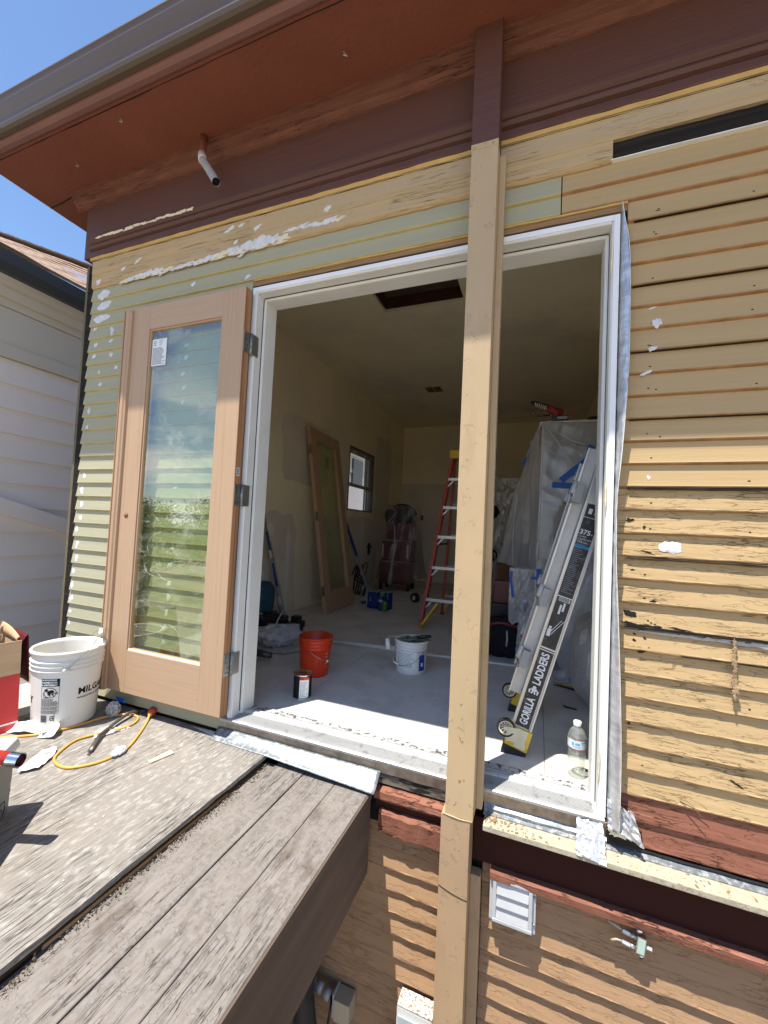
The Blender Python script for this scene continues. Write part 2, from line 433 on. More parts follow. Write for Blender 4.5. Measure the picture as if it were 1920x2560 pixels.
M_wallgrey = mat('grey_skimmed_wallboard', (.68, .61, .50), .75, var=.10, vs=2.4, bump=.08, bs=50)
M_mud = mat('joint_compound', (.74, .71, .66), .8, var=.05)
M_ceil = mat('cream_ceiling_paint', (.82, .75, .56), .7, var=.05, vs=1.2, col2=(.72, .65, .52), c2=(.5, .62), c2s=.9)
M_dark = mat('attic_darkness', (.012, .010, .009), .9)
M_atticwood = mat('attic_frame_wood', (.06, .025, .014), .8, var=.2)
M_glass = glass('door_glass', (.86, .95, .74), .17, dusty=.25)
M_glass2 = glass('clear_glass', (.9, .93, .9), .03)
M_black = mat('black_plastic', (.015, .015, .017), .45, var=.1)
M_blk = mat('black_print', (.012, .012, .012), .6, var=.0)
M_paper = mat('white_paper', (.75, .77, .78), .7, var=.03)
M_blueprint = mat('grey_print', (.20, .22, .25), .7, var=0)
M_nwhite = mat('neighbour_white_siding', (.86, .78, .71), .65, var=.05, vs=1.5)
M_ncream = mat('neighbour_cream_trim', (.64, .59, .49), .65, var=.04, vs=2)
M_ngut = mat('charcoal_gutter', (.055, .06, .065), .45, var=.05)
M_shing = mat('brown_roof_shingles', (.31, .215, .16), .85, var=.4, vs=9, st=(1, 6, 1), bump=.8, bs=30)
M_gut = mat('brown_gutter_paint', (.105, .075, .055), .38, var=.04, vs=2, spec=.35)
M_bucket = mat('translucent_white_plastic', (.72, .70, .64), .4, var=.03, vs=3)
M_orange = mat('orange_plastic', (.60, .042, .008), .38, var=.04)
M_white5 = mat('white_pail_plastic', (.70, .71, .70), .4, var=.06, vs=9)
M_card = mat('corrugated_cardboard', (.50, .34, .20), .8, var=.08, vs=4, st=(1, 1, 12))
M_cardred = mat('red_printed_card', (.58, .035, .03), .45, var=.05)
M_cardwine = mat('dark_red_card', (.10, .012, .018), .6, var=.1)
M_cool = mat('grey_cooler_plastic', (.17, .175, .18), .45, var=.06)
M_coolid = mat('white_cooler_lid', (.62, .64, .64), .4, var=.03)
M_redpl = mat('red_plastic', (.55, .045, .03), .4, var=.05)
M_chrome = mat('chrome', (.75, .75, .76), .12, metal=1.0, var=.02)
M_cord = mat('yellow_orange_cord', (.66, .34, .06), .5, var=.08, vs=9)
M_iron = mat('worn_dark_steel', (.10, .09, .085), .45, metal=.6, var=.4, vs=20)
M_shim = mat('pale_pine_shim', (.68, .54, .34), .7, var=.08, vs=6, st=GY)
M_pvc = mat('white_pvc', (.66, .63, .56), .4, var=.05)
M_pipe = mat('dirty_grey_pipe', (.36, .33, .32), .5, var=.2, vs=14)
M_film = film('plastic_sheeting', col=(.88, .88, .88), tr=.58, gl=.10, rough=.25, bs=4)
M_filmw = film('milky_plastic_bag', col=(.80, .81, .84), tr=.34, gl=.12, rough=.3)
M_filmc = film('clear_film_scrap', tr=.35, gl=.25)
M_btape = mat('blue_masking_tape', (.006, .10, .42), .55, var=.12, vs=20)
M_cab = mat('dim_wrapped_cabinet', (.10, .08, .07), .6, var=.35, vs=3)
M_redl = mat('red_fibreglass', (.42, .06, .045), .45, var=.08)
M_alu = mat('ladder_aluminium', (.58, .58, .57), .38, metal=.55, var=.08, vs=12)
M_alu2 = mat('pale_dusty_aluminium', (.50, .49, .46), .5, metal=.2, var=.12, vs=14)
M_yelp = mat('yellow_plastic', (.66, .44, .03), .45, var=.1)
M_creamp = mat('cream_plastic', (.66, .60, .44), .5, var=.06)
M_blabel = mat('black_label_print', (.022, .023, .026), .45, var=.5, vs=30, col2=(.08, .08, .085), c2=(.56, .62), c2s=22)
M_chest = mat('dark_red_enamel', (.13, .008, .010), .4, var=.05)
M_blue = mat('blue_plastic', (.015, .045, .22), .45, var=.1)
M_navy = mat('navy_carton', (.012, .028, .16), .4, var=.15)
M_greenp = mat('green_carton', (.06, .22, .03), .45, var=.15)
M_teal = mat('teal_fabric', (.035, .10, .15), .7, var=.3, vs=12)
M_rag = mat('grey_white_rag', (.50, .50, .52), .85, var=.15, vs=16, bump=.6, bs=40)
M_grey = mat('mid_grey_plastic', (.30, .31, .32), .5, var=.08)
M_elec = mat('pale_grey_enclosure', (.62, .63, .60), .45, var=.05)
M_elecdirt = mat('leaf_dirt_on_white', (.60, .60, .56), .7, var=.1, vs=30, col2=(.22, .16, .10), c2=(.50, .55), c2s=110)
M_ledge = mat('dirty_cream_ledge_paint', (.42, .37, .27), .75, var=.15, vs=30, col2=(.28, .20, .12), c2=(.56, .66), c2s=70, bump=.5, bs=60)
M_vent = mat('white_vent_plastic', (.46, .47, .48), .5, var=.08, vs=18)
M_beige = mat('beige_plastic', (.42, .35, .25), .5, var=.06)
M_ground = mat('warm_bounce_ground', (.34, .275, .20), .9, var=.15, vs=1.2, bump=.2, bs=10, col2=(.32, .27, .20), c2=(.5, .6), c2s=.6)  # warm pale tone chosen to bounce light onto soffit and shaded walls
M_bark = mat('grey_bark', (.12, .095, .075), .9, var=.3)
M_leafA = mat('dark_green_leaf', (.055, .105, .03), .6, var=.4, vs=2)
M_leafB = mat('mid_green_leaf', (.09, .15, .04), .6, var=.4, vs=2)
M_water = glass('clear_bottle_plastic', (.93, .95, .93), .05)
M_blueink = mat('pale_blue_print', (.12, .38, .62), .5, var=.2, vs=40)
M_redink = mat('dark_red_print', (.42, .02, .05), .5, var=0)
# ================================================================ ground
tag(box('bounce_damping_ground', (-2.75, -2.6, -2.745), (6, 7, -2.70), mat('bounce_damping_dark', (.03, .023, .017), .95, var=.4, vs=8, bump=1, bs=30)), kind='structure')  # unseen dark slab added to cut light bouncing up the lower wall
g = mesh('ground', [(-150, -150, -2.75), (150, -150, -2.75), (150, 150, -2.75), (-150, 150, -2.75)], [(0, 1, 2, 3)], M_ground)
tag(g, kind='structure')

# ================================================================ the house
house = thing('house', 'tan and green clapboard house with maroon eaves and a doorway stripped for repair', 'house')
H = .0788

def siding(x0, x1, zb, m, lip, h=H, old=0.0, seed=0.0, rec=.0115):
    """one lap: slanted face, rounded lip at its foot"""
    prof = [(rec, zb + h + .004), (.0015, zb + .013), (.0003, zb + .0085), (.0018, zb + .0045), (rec + .001, zb), (.024, zb), (.024, zb + h + .004)]
    fm = [0, 0, 1, 1, 1, 0, 0]
    o = extr('siding_board', prof, x0, x1, [m, lip], house, 'x', step=.03 if old else .4, jit=old, jf=22, fm=fm, seed=seed,
             jmask=[False, True, True, True, True, False, False])
    return o

def face_y(z, zb, h=H):
    t = (z - (zb + .013)) / (h - .009)
    return .0015 + .0100 * max(0, min(1, t))

LEFT, TOPZ = -1.212, 2.2952
rows = [TOPZ - H * (k + 1) for k in range(30)]
rnd = random.Random(3)
for k, zb in enumerate(rows):
    e = rnd.uniform(-.003, .003)
    if zb > 2.13:                                   # over the doorway
        siding(LEFT + e, 1.398, zb, M_green, M_green_lip, seed=k)
        siding(1.402, 4.2, zb, M_tan, M_tan_lip, seed=k)
        continue
    siding(LEFT + e, -.012, zb, M_green, M_green_lip, seed=k)
    if zb > 1.08 and k % 3 == 2: extr('open_joint', [(.0005, zb - .0012), (.0005, zb + .0008), (.010, zb + .0008), (.010, zb - .0012)], 1.64, 4.2, M_darkwood, house, 'x', step=.05, jit=.0009, jf=9, seed=k)
    if zb > 2.05: siding(1.620, 4.2, zb, M_tan, M_tan_lip, seed=k)
    elif zb > 1.08: siding(1.603, 4.2, zb, M_tan, M_tan_lip, seed=k)
    elif zb > .06: siding(1.603 + rnd.uniform(-.001, .001), 4.2, zb + rnd.uniform(-.0015, .0015), M_old, M_old_lip, old=.0022, seed=k, rec=.0145)
    else: siding(1.60, 4.2, zb, M_red, M_red, old=.002, seed=k)
# dark joints where boards have shrunk apart
for z, x0, x1, t in ((1.1085, 1.64, 4.2, .008), (.640, 1.64, 4.2, .007), (.872, 1.64, 4.2, .003), (.565, 1.80, 4.2, .003)):
    extr('open_joint', [(-.0006, z), (-.0006, z + t), (.009, z + t), (.009, z)], x0, x1, M_darkwood, house, 'x', step=.03, jit=.0022, jf=16, seed=z)
# peeled and broken spots of the old boards
def blob(name, cx, cz, rx, rz, m, zb=None, n=18, rough=.35, th=.0015, seed=0, yoff=0.0, parent=None, rot=0):
    pts = []
    for i in range(n):
        t = 2 * math.pi * i / n
        s = 1 + rough * noise.noise(Vector((math.cos(t) * 1.9 + seed, math.sin(t) * 1.9, seed * .7)))
        dx, dz = rx * math.cos(t) * s, rz * math.sin(t) * s
        pts.append((cx + dx * math.cos(rot) - dz * math.sin(rot), cz + dx * math.sin(rot) + dz * math.cos(rot)))
    def yy(z): return (face_y(z, zb) if zb is not None else 0.0) - .0003 + yoff
    vs = [(cx, yy(cz) - th, cz)] + [(x, yy(z) - th * .35, z) for x, z in pts] + [(cx + (x - cx) * .6, yy(cz + (z - cz) * .6) - th, cz + (z - cz) * .6) for x, z in pts] + [(x, yy(z) + .003, z) for x, z in pts]
    fs = []
    for i in range(n):
        j = (i + 1) % n
        fs += [(0, 1 + n + i, 1 + n + j), (1 + n + i, 1 + i, 1 + j, 1 + n + j), (1 + i, 1 + 2 * n + i, 1 + 2 * n + j, 1 + j)]
    return mesh(name, vs, fs, m, parent or house)
def row_of(z):
    for zb in rows:
        if zb <= z < zb + H: return zb
    return None
# white filler dabs: (x, z, half width, half height)
dabs = [(-1.106, 2.249, .052, .030), (-1.100, 2.181, .055, .026), (-1.117, 2.105, .060, .026), (-1.015, 2.017, .015, .026), (-1.147, 1.948, .014, .012),
        (-1.021, 1.958, .013, .011), (-1.012, 1.874, .017, .014), (-1.160, 1.880, .015, .011), (-.959, 1.795, .013, .012), (-1.098, 1.777, .012, .010),
        (-1.079, 1.703, .016, .012), (-1.163, 1.552, .012, .019), (-1.165, 1.451, .011, .011), (-1.159, 1.159, .013, .018), (-1.169, 1.074, .016, .018),
        (-1.160, .994, .015, .017), (-1.164, .914, .013, .015), (-1.188, .846, .010, .018), (-1.177, .762, .013, .018), (-1.172, .676, .012, .016),
        (-1.188, .596, .011, .015), (-1.191, .517, .013, .017), (-1.189, .438, .014, .017), (-1.191, .365, .012, .014), (-1.194, .294, .011, .014),
        (-.423, 1.934, .018, .010), (-.424, 1.859, .017, .008), (-.423, 1.796, .014, .012), (-.438, 1.705, .014, .010), (-.424, 1.632, .014, .013),
        (-.428, 1.549, .012, .012), (-.442, 1.096, .012, .007), (-.430, .999, .010, .008), (-.430, .913, .011, .011), (-.425, .865, .010, .007),
        (-.433, .775, .014, .007), (-.439, .689, .017, .012), (-.436, .592, .014, .012), (-.433, .523, .014, .017), (-.440, .443, .012, .016),
        (-.444, .365, .014, .014), (-.449, .290, .012, .012), (-.048, 2.162, .017, .011), (-.41, 2.193, .014, .010), (-1.17, 2.046, .016, .008),
        (1.713, 1.683, .016, .017), (1.704, 1.594, .014, .007), (1.703, 1.742, .013, .003), (1.685, 1.511, .018, .005), (1.70, 1.150, .005, .006)]
for i, (x, z, a, b) in enumerate(dabs):
    zb = row_of(z)
    blob('filler_patch', x, z, a, b, M_filler, zb, seed=i * 1.7, rough=.75 if a < .03 else .35, n=26, th=.0012, rot=rnd.uniform(.1, .5) if a < .03 else .12)
blob('filler_patch', 1.768, .918, .031, .020, M_filler, row_of(.91), seed=61, rough=.35, n=26, th=.003)
for i, (x, z, a, b, rt) in enumerate(((1.655, .687, .017, .009, -.2), (1.70, .897, .020, .0035, -.3), (1.735, .884, .022, .004, -.15), (1.69, .566, .012, .004, .3), (1.648, 1.004, .012, .006, 0),
                                  (1.95, .20, .015, .003, -.5), (1.665, .74, .005, .004, 0), (1.668, .60, .004, .005, .8), (1.66, .835, .006, .003, 0),
                                  (1.72, .735, .010, .005, .2), (1.70, .61, .004, .004, 0), (1.67, .62, .004, .003, 0), (1.69, .98, .005, .004, .4), (1.66, .32, .004, .003, 0))):
    blob('rot_spot', x, z, a, b, M_darkwood, row_of(z), seed=80 + i, rough=.9, n=20, th=.0006, rot=rt)
# bare streak under the open joint, and the strip of bark hanging from the boards
M_bare = (mat('bare_grey_streak', (.45, .43, .40), .8, var=.3, vs=12, st=GR, bump=.6, bs=20, col2=(.10, .06, .05), c2=(.52, .56), c2s=9))
for i in range(30):
    x = 1.66 + i * .042; w = .0025 + .0045 * min(1, i / 7)
    blob('bare_wood_streak', x, .6355 - w * .9, .034, w, M_bare, None, seed=700 + i, rough=.9, n=20, yoff=.0045, th=.0012)
for i, (x, z, a, b) in enumerate(((1.665, .6475, .035, .006), (1.73, .650, .04, .005), (1.80, .652, .03, .003), (1.655, .655, .018, .004))):
    blob('split_edge', x, z, a, b, M_darkwood, None, seed=740 + i, rough=1.1, n=22, yoff=.0005, th=.0006, rot=-.12)
M_hb = mat('hanging_bark', (.36, .25, .145), .9, var=.4, vs=40, bump=1, bs=60)
for i in range(9): blob('hanging_bark_strip', 1.937 + .001 * math.sin(i * 2), .630 - i * .0205, [.004, .0055, .0045, .006, .005, .0055, .0075, .009, .004][i], .0145, M_hb, None, seed=760 + i, rough=.8, n=18, yoff=-.004 - .001 * i, th=.002)
tube('hanging_twig', [(1.80, -.004, .137), (1.835, -.012, .112), (1.862, -.016, .082)], .0013, M_rawwood, house, n=5)
tube('hanging_twig', [(1.80, -.004, .137), (1.85, -.010, .125), (1.872, -.012, .112)], .0011, M_rawwood, house, n=5)
for k in range(46):                                 # nail heads and holes in the boards
    x = rnd.choice((1.70, 1.70, 1.98, 1.72, 2.3)) + rnd.uniform(-.01, .01); z = rows[rnd.randrange(2, 27)] + rnd.uniform(.018, .03)
    blob('nail_hole', x, z, .0035, .0022, M_darkwood, row_of(z), seed=k, th=.0004, n=8)

# structural wall behind the boards, with the doorway left open
def wallbox(name, a, b, m=M_darkwood): return box(name, a, b, m, house)
wallbox('wall_sheathing', (-1.19, .022, -.10), (-.006, .10, 2.90))
wallbox('wall_sheathing', (1.602, .022, -.10), (4.2, .10, 2.90))
wallbox('wall_sheathing', (-.004, .026, 2.14), (1.600, .10, 2.90))
wallbox('wall_sheathing', (-1.19, .022, -2.7), (4.2, .10, -.104))
extr('header_edge', [(.004, 2.108), (.004, 2.135), (.024, 2.135), (.024, 2.108)], -.01, 1.618, M_rawwood, house, 'x', step=.04, jit=.003)
box('header_gap', (-.01, .018, 2.093), (1.618, .09, 2.107), M_darkwood, house)
extr('cut_board_edge', [(-.003, 2.129), (-.003, 2.1365), (.014, 2.1365), (.014, 2.129)], .0, 1.618, M_yel, house, 'x', step=.03, jit=.002, seed=4)

# frieze above the laps
extr('frieze_board', [(.004, 2.2962), (-.003, 2.302), (-.0045, 2.374), (.006, 2.376), (.02, 2.376), (.02, 2.2962)], LEFT, 1.566, M_frz, house, 'x', step=.02, jit=.0035, jf=20, jmask=[1, 1, 0, 0, 0, 0])
extr('frieze_board', [(-.002, 2.377), (-.006, 2.383), (-.006, 2.466), (.006, 2.4665), (.02, 2.4665), (.02, 2.377)], LEFT, 4.2, M_frz, house, 'x', step=.03, jit=.001)
extr('frieze_board', [(-.0045, 2.3005), (-.0045, 2.304), (.02, 2.304), (.02, 2.2975)], 1.56, 4.2, M_white, house, 'x', step=.04, jit=.001)
extr('exposed_black_paper', [(.010, 2.304), (.010, 2.3765), (.021, 2.3765), (.021, 2.304)], 1.568, 4.2, M_darkwood, house, 'x', step=.03, jit=.004)
extr('frieze_crack', [(-.0072, 2.461), (-.0072, 2.4625), (-.004, 2.4625), (-.004, 2.461)], LEFT, 4.2, M_darkwood, house, 'x', step=.02, jit=.0022, jf=9)
extr('yellow_trim_edge', [(-.010, 2.467), (-.012, 2.484), (.02, 2.484), (.02, 2.467)], LEFT - .02, 4.2, M_yel, house, 'x', step=.02, jit=.002, jf=12)
extr('maroon_band', [(-.013, 2.4845), (-.016, 2.488), (-.016, 2.517), (-.008, 2.519), (.02, 2.519), (.02, 2.4845)], LEFT - .06, 4.2, M_purple, house, 'x', step=.03, jit=.0016, jf=14)
extr('maroon_moulding', [(-.014, 2.5195), (-.028, 2.524), (-.036, 2.536), (-.030, 2.549), (-.018, 2.554), (.02, 2.554), (.02, 2.5195)], LEFT - .01, 4.2, M_purple, house)
extr('maroon_moulding', [(-.016, 2.5545), (-.026, 2.556), (-.040, 2.570), (-.040, 2.584), (-.022, 2.600), (.02, 2.600), (.02, 2.5545)], LEFT - .01, 4.2, M_purple, house)
extr('maroon_frieze', [(-.014, 2.6005), (-.014, 2.805), (.02, 2.805), (.02, 2.6005)], LEFT - .02, 4.2, M_purple, house)
extr('maroon_frieze_end', [(-.012, 2.485), (-.012, 2.80), (.30, 2.80), (.30, 2.485)], LEFT - .072, LEFT - .021, M_purple, house)
extr('crown_moulding', [(-.0145, 2.797), (-.024, 2.799), (-.024, 2.806), (-.018, 2.809), (-.021, 2.824), (-.034, 2.836), (-.046, 2.840), (-.046, 2.846), (-.039, 2.848), (-.044, 2.858), (-.062, 2.866), (-.076, 2.868), (-.076, 2.881), (.02, 2.881)], -1.372, 4.2, M_crown, house, 'x', step=.02, jit=.0014, jf=12)
# cream paint scraped back to on the moulding
for i in range(17):
    x = -1.115 + i * .044
    blob('bare_paint_chip', x + rnd.uniform(-.01, .01), 2.573 + rnd.uniform(-.003, .003), rnd.uniform(.022, .034), rnd.uniform(.004, .0085), M_putty, None, seed=i, rough=.9, yoff=-.0405, n=16)
# putty along the foot of the frieze
strip = [(-.93, 2.293, .035, .008), (-.87, 2.300, .04, .012), (-.80, 2.302, .05, .013), (-.73, 2.305, .045, .014), (-.66, 2.306, .045, .014), (-.60, 2.300, .035, .012), (-.52, 2.296, .045, .009), (-.45, 2.300, .05, .010),
         (-.37, 2.303, .05, .012), (-.29, 2.307, .05, .013), (-.21, 2.311, .05, .015), (-.13, 2.314, .05, .017), (-.05, 2.318, .05, .020), (.02, 2.325, .05, .024), (.09, 2.322, .05, .022), (.155, 2.314, .04, .016),
         (.20, 2.345, .035, .008), (.26, 2.349, .04, .009), (.33, 2.345, .045, .010), (.40, 2.341, .045, .011), (.46, 2.338, .035, .008)]
for i, (x, z, a, b) in enumerate(strip):
    blob('putty_smear', x, z, a, b, M_filler if i % 5 else M_putty, None, seed=200 + i, rough=.9, n=24, yoff=-.0045, th=.003, rot=.12)
for i, x in enumerate((-.9, -.78, -.66, -.35, -.24, -.1, .03, .14)):
    blob('putty_smear', x, 2.289 + i * .0012, .045, .005, M_putty, None, seed=300 + i, rough=.9, n=18, yoff=-.0035, th=.002, rot=.05)
for i, (x, z, a, b) in enumerate(((-.826, 2.393, .028, .009), (-.944, 2.370, .020, .010), (-1.152, 2.325, .018, .017), (-.169, 2.430, .032, .009), (-.100, 2.436, .018, .009), (.003, 2.401, .022, .010), (.401, 2.404, .020, .012),
                                  (-.128, 2.357, .016, .008), (-.092, 2.280, .02, .006), (-.64, 2.283, .016, .006))):
    blob('filler_patch', x, z, a, b, M_filler, None, seed=400 + i, rough=.8, n=22, yoff=-.0065 if z > 2.376 else -.0045, rot=.4)

# soffit, fascia, gutter, roof
YS = -.362
extr('soffit', [(YS, 2.881), (YS, 2.905), (.10, 2.905), (.10, 2.881)], -1.625, 4.2, M_soffit, house)
extr('soffit_crack', [(YS + .012, 2.8795), (YS + .015, 2.8795), (YS + .015, 2.884), (YS + .012, 2.884)], -1.62, 4.2, M_darkwood, house, 'x', step=.03, jit=.0022, jf=6)
extr('fascia_trim', [(YS, 2.884), (YS - .012, 2.876), (YS - .034, 2.872), (YS - .050, 2.876), (YS - .056, 2.890), (YS - .056, 2.96), (YS, 2.96)], -1.630, 4.2, mat('faded_maroon_trim', (.22, .105, .085), .5, var=.08, vs=4, bump=.25, bs=30), house)
GY0 = YS - .058
gut = [(GY0, 2.885), (GY0 - .022, 2.881), (GY0 - .036, 2.886), (GY0 - .042, 2.900), (GY0 - .043, 2.926), (GY0 - .050, 2.944), (GY0 - .058, 2.962), (GY0 - .064, 2.985), (GY0 - .066, 3.006), (GY0 - .071, 3.013), (GY0 - .070, 3.020), (GY0 - .063, 3.019), (GY0 - .058, 2.99), (GY0 - .048, 2.955), (GY0 - .037, 2.93), (GY0 - .035, 2.895), (GY0 - .004, 2.891), (GY0 - .004, 3.0), (GY0, 3.0)]
extr('gutter', gut, -1.66, 4.2, M_gut, house, smooth=False)
mesh('roof', [(-1.66, YS - .06, 3.005), (4.3, YS - .06, 3.005), (4.3, 3.2, 3.6), (-1.66, 3.2, 3.6), (-1.66, YS - .06, 2.99), (4.3, YS - .06, 2.99), (4.3, 3.2, 2.99), (-1.66, 3.2, 2.99)],
     [(0, 1, 2, 3), (4, 5, 6, 7), (0, 1, 5, 4), (1, 2, 6, 5), (2, 3, 7, 6), (3, 0, 4, 7)], M_gut, house)
box('roof_slab', (-1.62, 3.21, 3.0), (4.3, 6.2, 3.3), M_gut, house)
extr('soffit', [(-1.625, 2.882), (-1.625, 2.905), (-1.24, 2.905), (-1.24, 2.882)], .1005, 6.1, M_soffit, house, axis='y')

tube('soffit_joint', [(-1.622, -.030, 2.8795), (-1.50, -.036, 2.879), (-1.375, -.050, 2.879)], .003, M_darkwood, house, n=5)
for x, y in ((-.62, -.30), (.55, -.20), (1.30, -.25), (-1.1, -.2)): tube('cobweb_tuft', [(x, y, 2.881), (x + .012, y + .006, 2.868), (x + .004, y - .006, 2.858), (x + .02, y, 2.852)], .0016, M_rag, house, n=5)
# edge board at the left corner and the side wall
extr('corner_edge_board', [(-1.292, .015), (-1.272, .015), (-1.268, .045), (-1.292, .045)], -2.7, 2.455, mat('mossy_corner_board', (.17, .14, .085), .85, var=.35, vs=10, st=GZ, bump=.6, bs=20), house, axis='z', step=.04, jit=.0025)
box('corner_shadow_board', (-1.268, .012, -2.7), (-1.216, .05, 2.452), M_darkwood, house)
extr('side_wall', [(-1.25, .05), (-1.19, .05), (-1.19, 3.35), (-1.25, 3.35)], -2.7, 2.88, M_darkwood, house, axis='z')
extr('side_wall', [(-1.25, 4.30), (-1.19, 4.30), (-1.19, 5.95), (-1.25, 5.95)], -2.7, 2.88, M_darkwood, house, axis='z')
box('side_wall', (-1.25, 3.35, -2.7), (-1.19, 4.30, 1.15), M_darkwood, house)
box('side_wall', (-1.25, 3.35, 2.075), (-1.19, 4.30, 2.88), M_darkwood, house)
box('rear_wall', (-1.25, 5.75, -2.7), (4.2, 5.85, 2.88), M_darkwood, house)
box('far_side_wall', (4.2, .03, -2.7), (4.26, 5.9, 2.95), M_darkwood, house)

# boxed post in front of the wall
def post_piece(name, x0, x1, yf, yb, z0, z1, m, bev=.0025): return box(name, (x0, yf, z0), (x1, yb, z1), m, house, bev=bev)
post_piece('post_face', 1.0735, 1.1745, -.105, -.014, 2.407, 2.8805, M_purple)
post_piece('post_face', 1.0745, 1.1735, -.105, -.010, -.072, 2.4065, M_post)
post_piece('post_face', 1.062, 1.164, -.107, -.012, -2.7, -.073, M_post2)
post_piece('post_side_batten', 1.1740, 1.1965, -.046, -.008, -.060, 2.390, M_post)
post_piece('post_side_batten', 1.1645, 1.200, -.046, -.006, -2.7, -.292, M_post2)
for i in range(2):
    x = 1.086 + i * .070
    lathe('post_nail', [(0, 0), (.004, .0), (.0042, .0015), (0, .002)], M_post, house, n=10, loc=(x, -.107, 2.392 + i * .003)).rotation_euler = (math.pi / 2, 0, 0)
extr('post_cap_strip', [(-.1062, 2.386), (-.1075, 2.4065), (-.104, 2.4065), (-.104, 2.386)], 1.0735, 1.1745, M_post, house, 'x', step=.01, jit=.0006)
for k in range(12):
    z = [.32, .27, .235, .19, .20, .055, .06, .052, -.03, -.02, -.1, -.18][k]
    blob('post_scuff', [1.118, 1.122, 1.115, 1.125, 1.119, 1.127, 1.137, 1.122, 1.108, 1.112, 1.155, 1.13][k], z, rnd.uniform(.0012, .003), rnd.uniform(.002, .007), M_rawwood, None, seed=500 + k, yoff=-.105 if z > -.07 else -.107, rough=1.2, n=14, th=.0003, rot=rnd.uniform(-1, 1))
tube('post_crack', [(1.062, -.1068, -.318), (1.085, -.1072, -.326), (1.11, -.1072, -.333), (1.14, -.1072, -.338), (1.164, -.1068, -.340)], .0016, M_darkwood, house, n=5)
tube('post_paint_seam', [(1.066, -.1062, -.069), (1.10, -.108, -.0705), (1.13, -.1075, -.0735), (1.172, -.1062, -.0725)], .0022, M_post, house, n=6)

# door frame: jambs, head and sill
JB = [(0.0, 0), (.020, 0), (.024, .004), (.0245, .052), (.037, .053), (.039, .057), (.039, .140), (0, .140)]
extr('door_jamb', [(p, q) for p, q in JB], .0, 2.090, M_white, house, axis='z')
extr('door_jamb', [(1.595 - p, q) for p, q in JB], .0, 2.090, M_white, house, axis='z')
HB = [(0.0, 2.0905), (0.0, 2.069), (.004, 2.066), (.052, 2.0655), (.053, 2.053), (.057, 2.051), (.140, 2.051), (.140, 2.0905)]
extr('door_head', HB, .0245, 1.5705, M_white, house)
for x0, x1 in ((-.0005, .018), (1.577, 1.5955)):
    box('jamb_face_strip', (x0, -.0035, .002), (x1, -.0005, 2.094), M_white2, house)
box('head_face_strip', (.0185, -.0035, 2.074), (1.5765, -.0005, 2.094), M_white2, house)
for x in (.0250, 1.5680): box('weatherstrip', (x, .0485, .018), (x + .003, .0515, 2.0600), M_gasket, house)
box('weatherstrip', (.029, .0485, 2.0620), (1.567, .0515, 2.0650), M_gasket, house)
sill = [(-.014, -.012), (-.016, -.002), (-.012, .001), (.066, .007), (.070, .013), (.076, .017), (.083, .017), (.088, .012), (.094, .010), (.098, .014), (.104, .014), (.108, .009), (.158, .007), (.163, .0005), (.163, -.012)]
extr('door_sill', sill, -.03, 1.592, M_thresh, house)
box('sill_inner_plate', (.042, .1105, .0082), (1.553, .156, .0086), mat('scraped_silver_plate', (.58, .58, .57), .4, metal=.3, var=.1, vs=20, col2=(.12, .12, .12), c2=(.53, .56), c2s=42, c2st=(1.2, 1, 1)), house)
for k in range(9):                                  # ribs moulded into the sill
    y = .002 + k * .0068; z = .0015 + (y + .012) / .078 * .0062
    box('sill_rib', (.03, y, z), (1.56, y + .0026, z + .0013), M_thresh, house)
for z in (1.95, 1.10, .19):
    blob('peeled_primer', 1.572, z - .02, .0035, .055, M_putty, None, seed=z, rough=.5, n=20, yoff=.0, th=.004)
# below the sill
extr('sill_underside', [(-.004, -.014), (.02, -.014), (.02, -.060), (.004, -.060)], -.03, 1.60, mat('splintered_underlay', (.36, .28, .20), .85, var=.4, vs=20, bump=.8, bs=40), house, 'x', step=.02, jit=.003)
extr('metal_pan', [(-.008, -.070), (.018, -.046), (.018, -.072), (-.006, -.084)], 1.20, 1.60, M_galv, house, 'x', step=.03, jit=.003)
extr('ledge_flashing', [(-.019, -.0895), (-.019, -.086), (.006, -.078), (.006, -.0895)], 1.20, 4.2, M_galv, house, 'x', step=.05, jit=.0008)
extr('ledge_black_line', [(-.003, -.0745), (-.003, -.0705), (.004, -.0705), (.004, -.0745)], 1.61, 4.2, M_black, house, 'x', step=.04, jit=.002)  # thin black line between the bottom lap and the flashing
box('ledge_board', (1.205, -.078, -.108), (4.2, -.004, -.090), M_ledge, house, bev=.002)
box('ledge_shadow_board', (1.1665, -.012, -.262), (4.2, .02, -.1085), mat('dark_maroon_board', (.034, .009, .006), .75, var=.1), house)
extr('ledge_red_strip', [(-.036, -.262), (-.042, -.268), (-.040, -.292), (-.012, -.298), (.02, -.298), (.02, -.262)], 1.232, 4.2, M_red, house, 'x', step=.02, jit=.003, jf=16)
box('scrap_stick', (1.238, -.052, -.0895), (1.246, .0, -.0825), M_rawwood, house)
for k in range(70):
    a = rnd.random() ** 1.5
    x = 1.212 + .20 * a if k < 45 else rnd.uniform(1.22, 2.1); y = -.074 + rnd.random() * .05
    s = rnd.uniform(.002, .006)
    box('leaf_crumb', (-s, -s * .5, 0), (s, s * .5, s * .4), M_grit if k % 3 else M_rawwood, house, loc=(x, y, -.0898), rot=(0, 0, rnd.uniform(0, 3)))
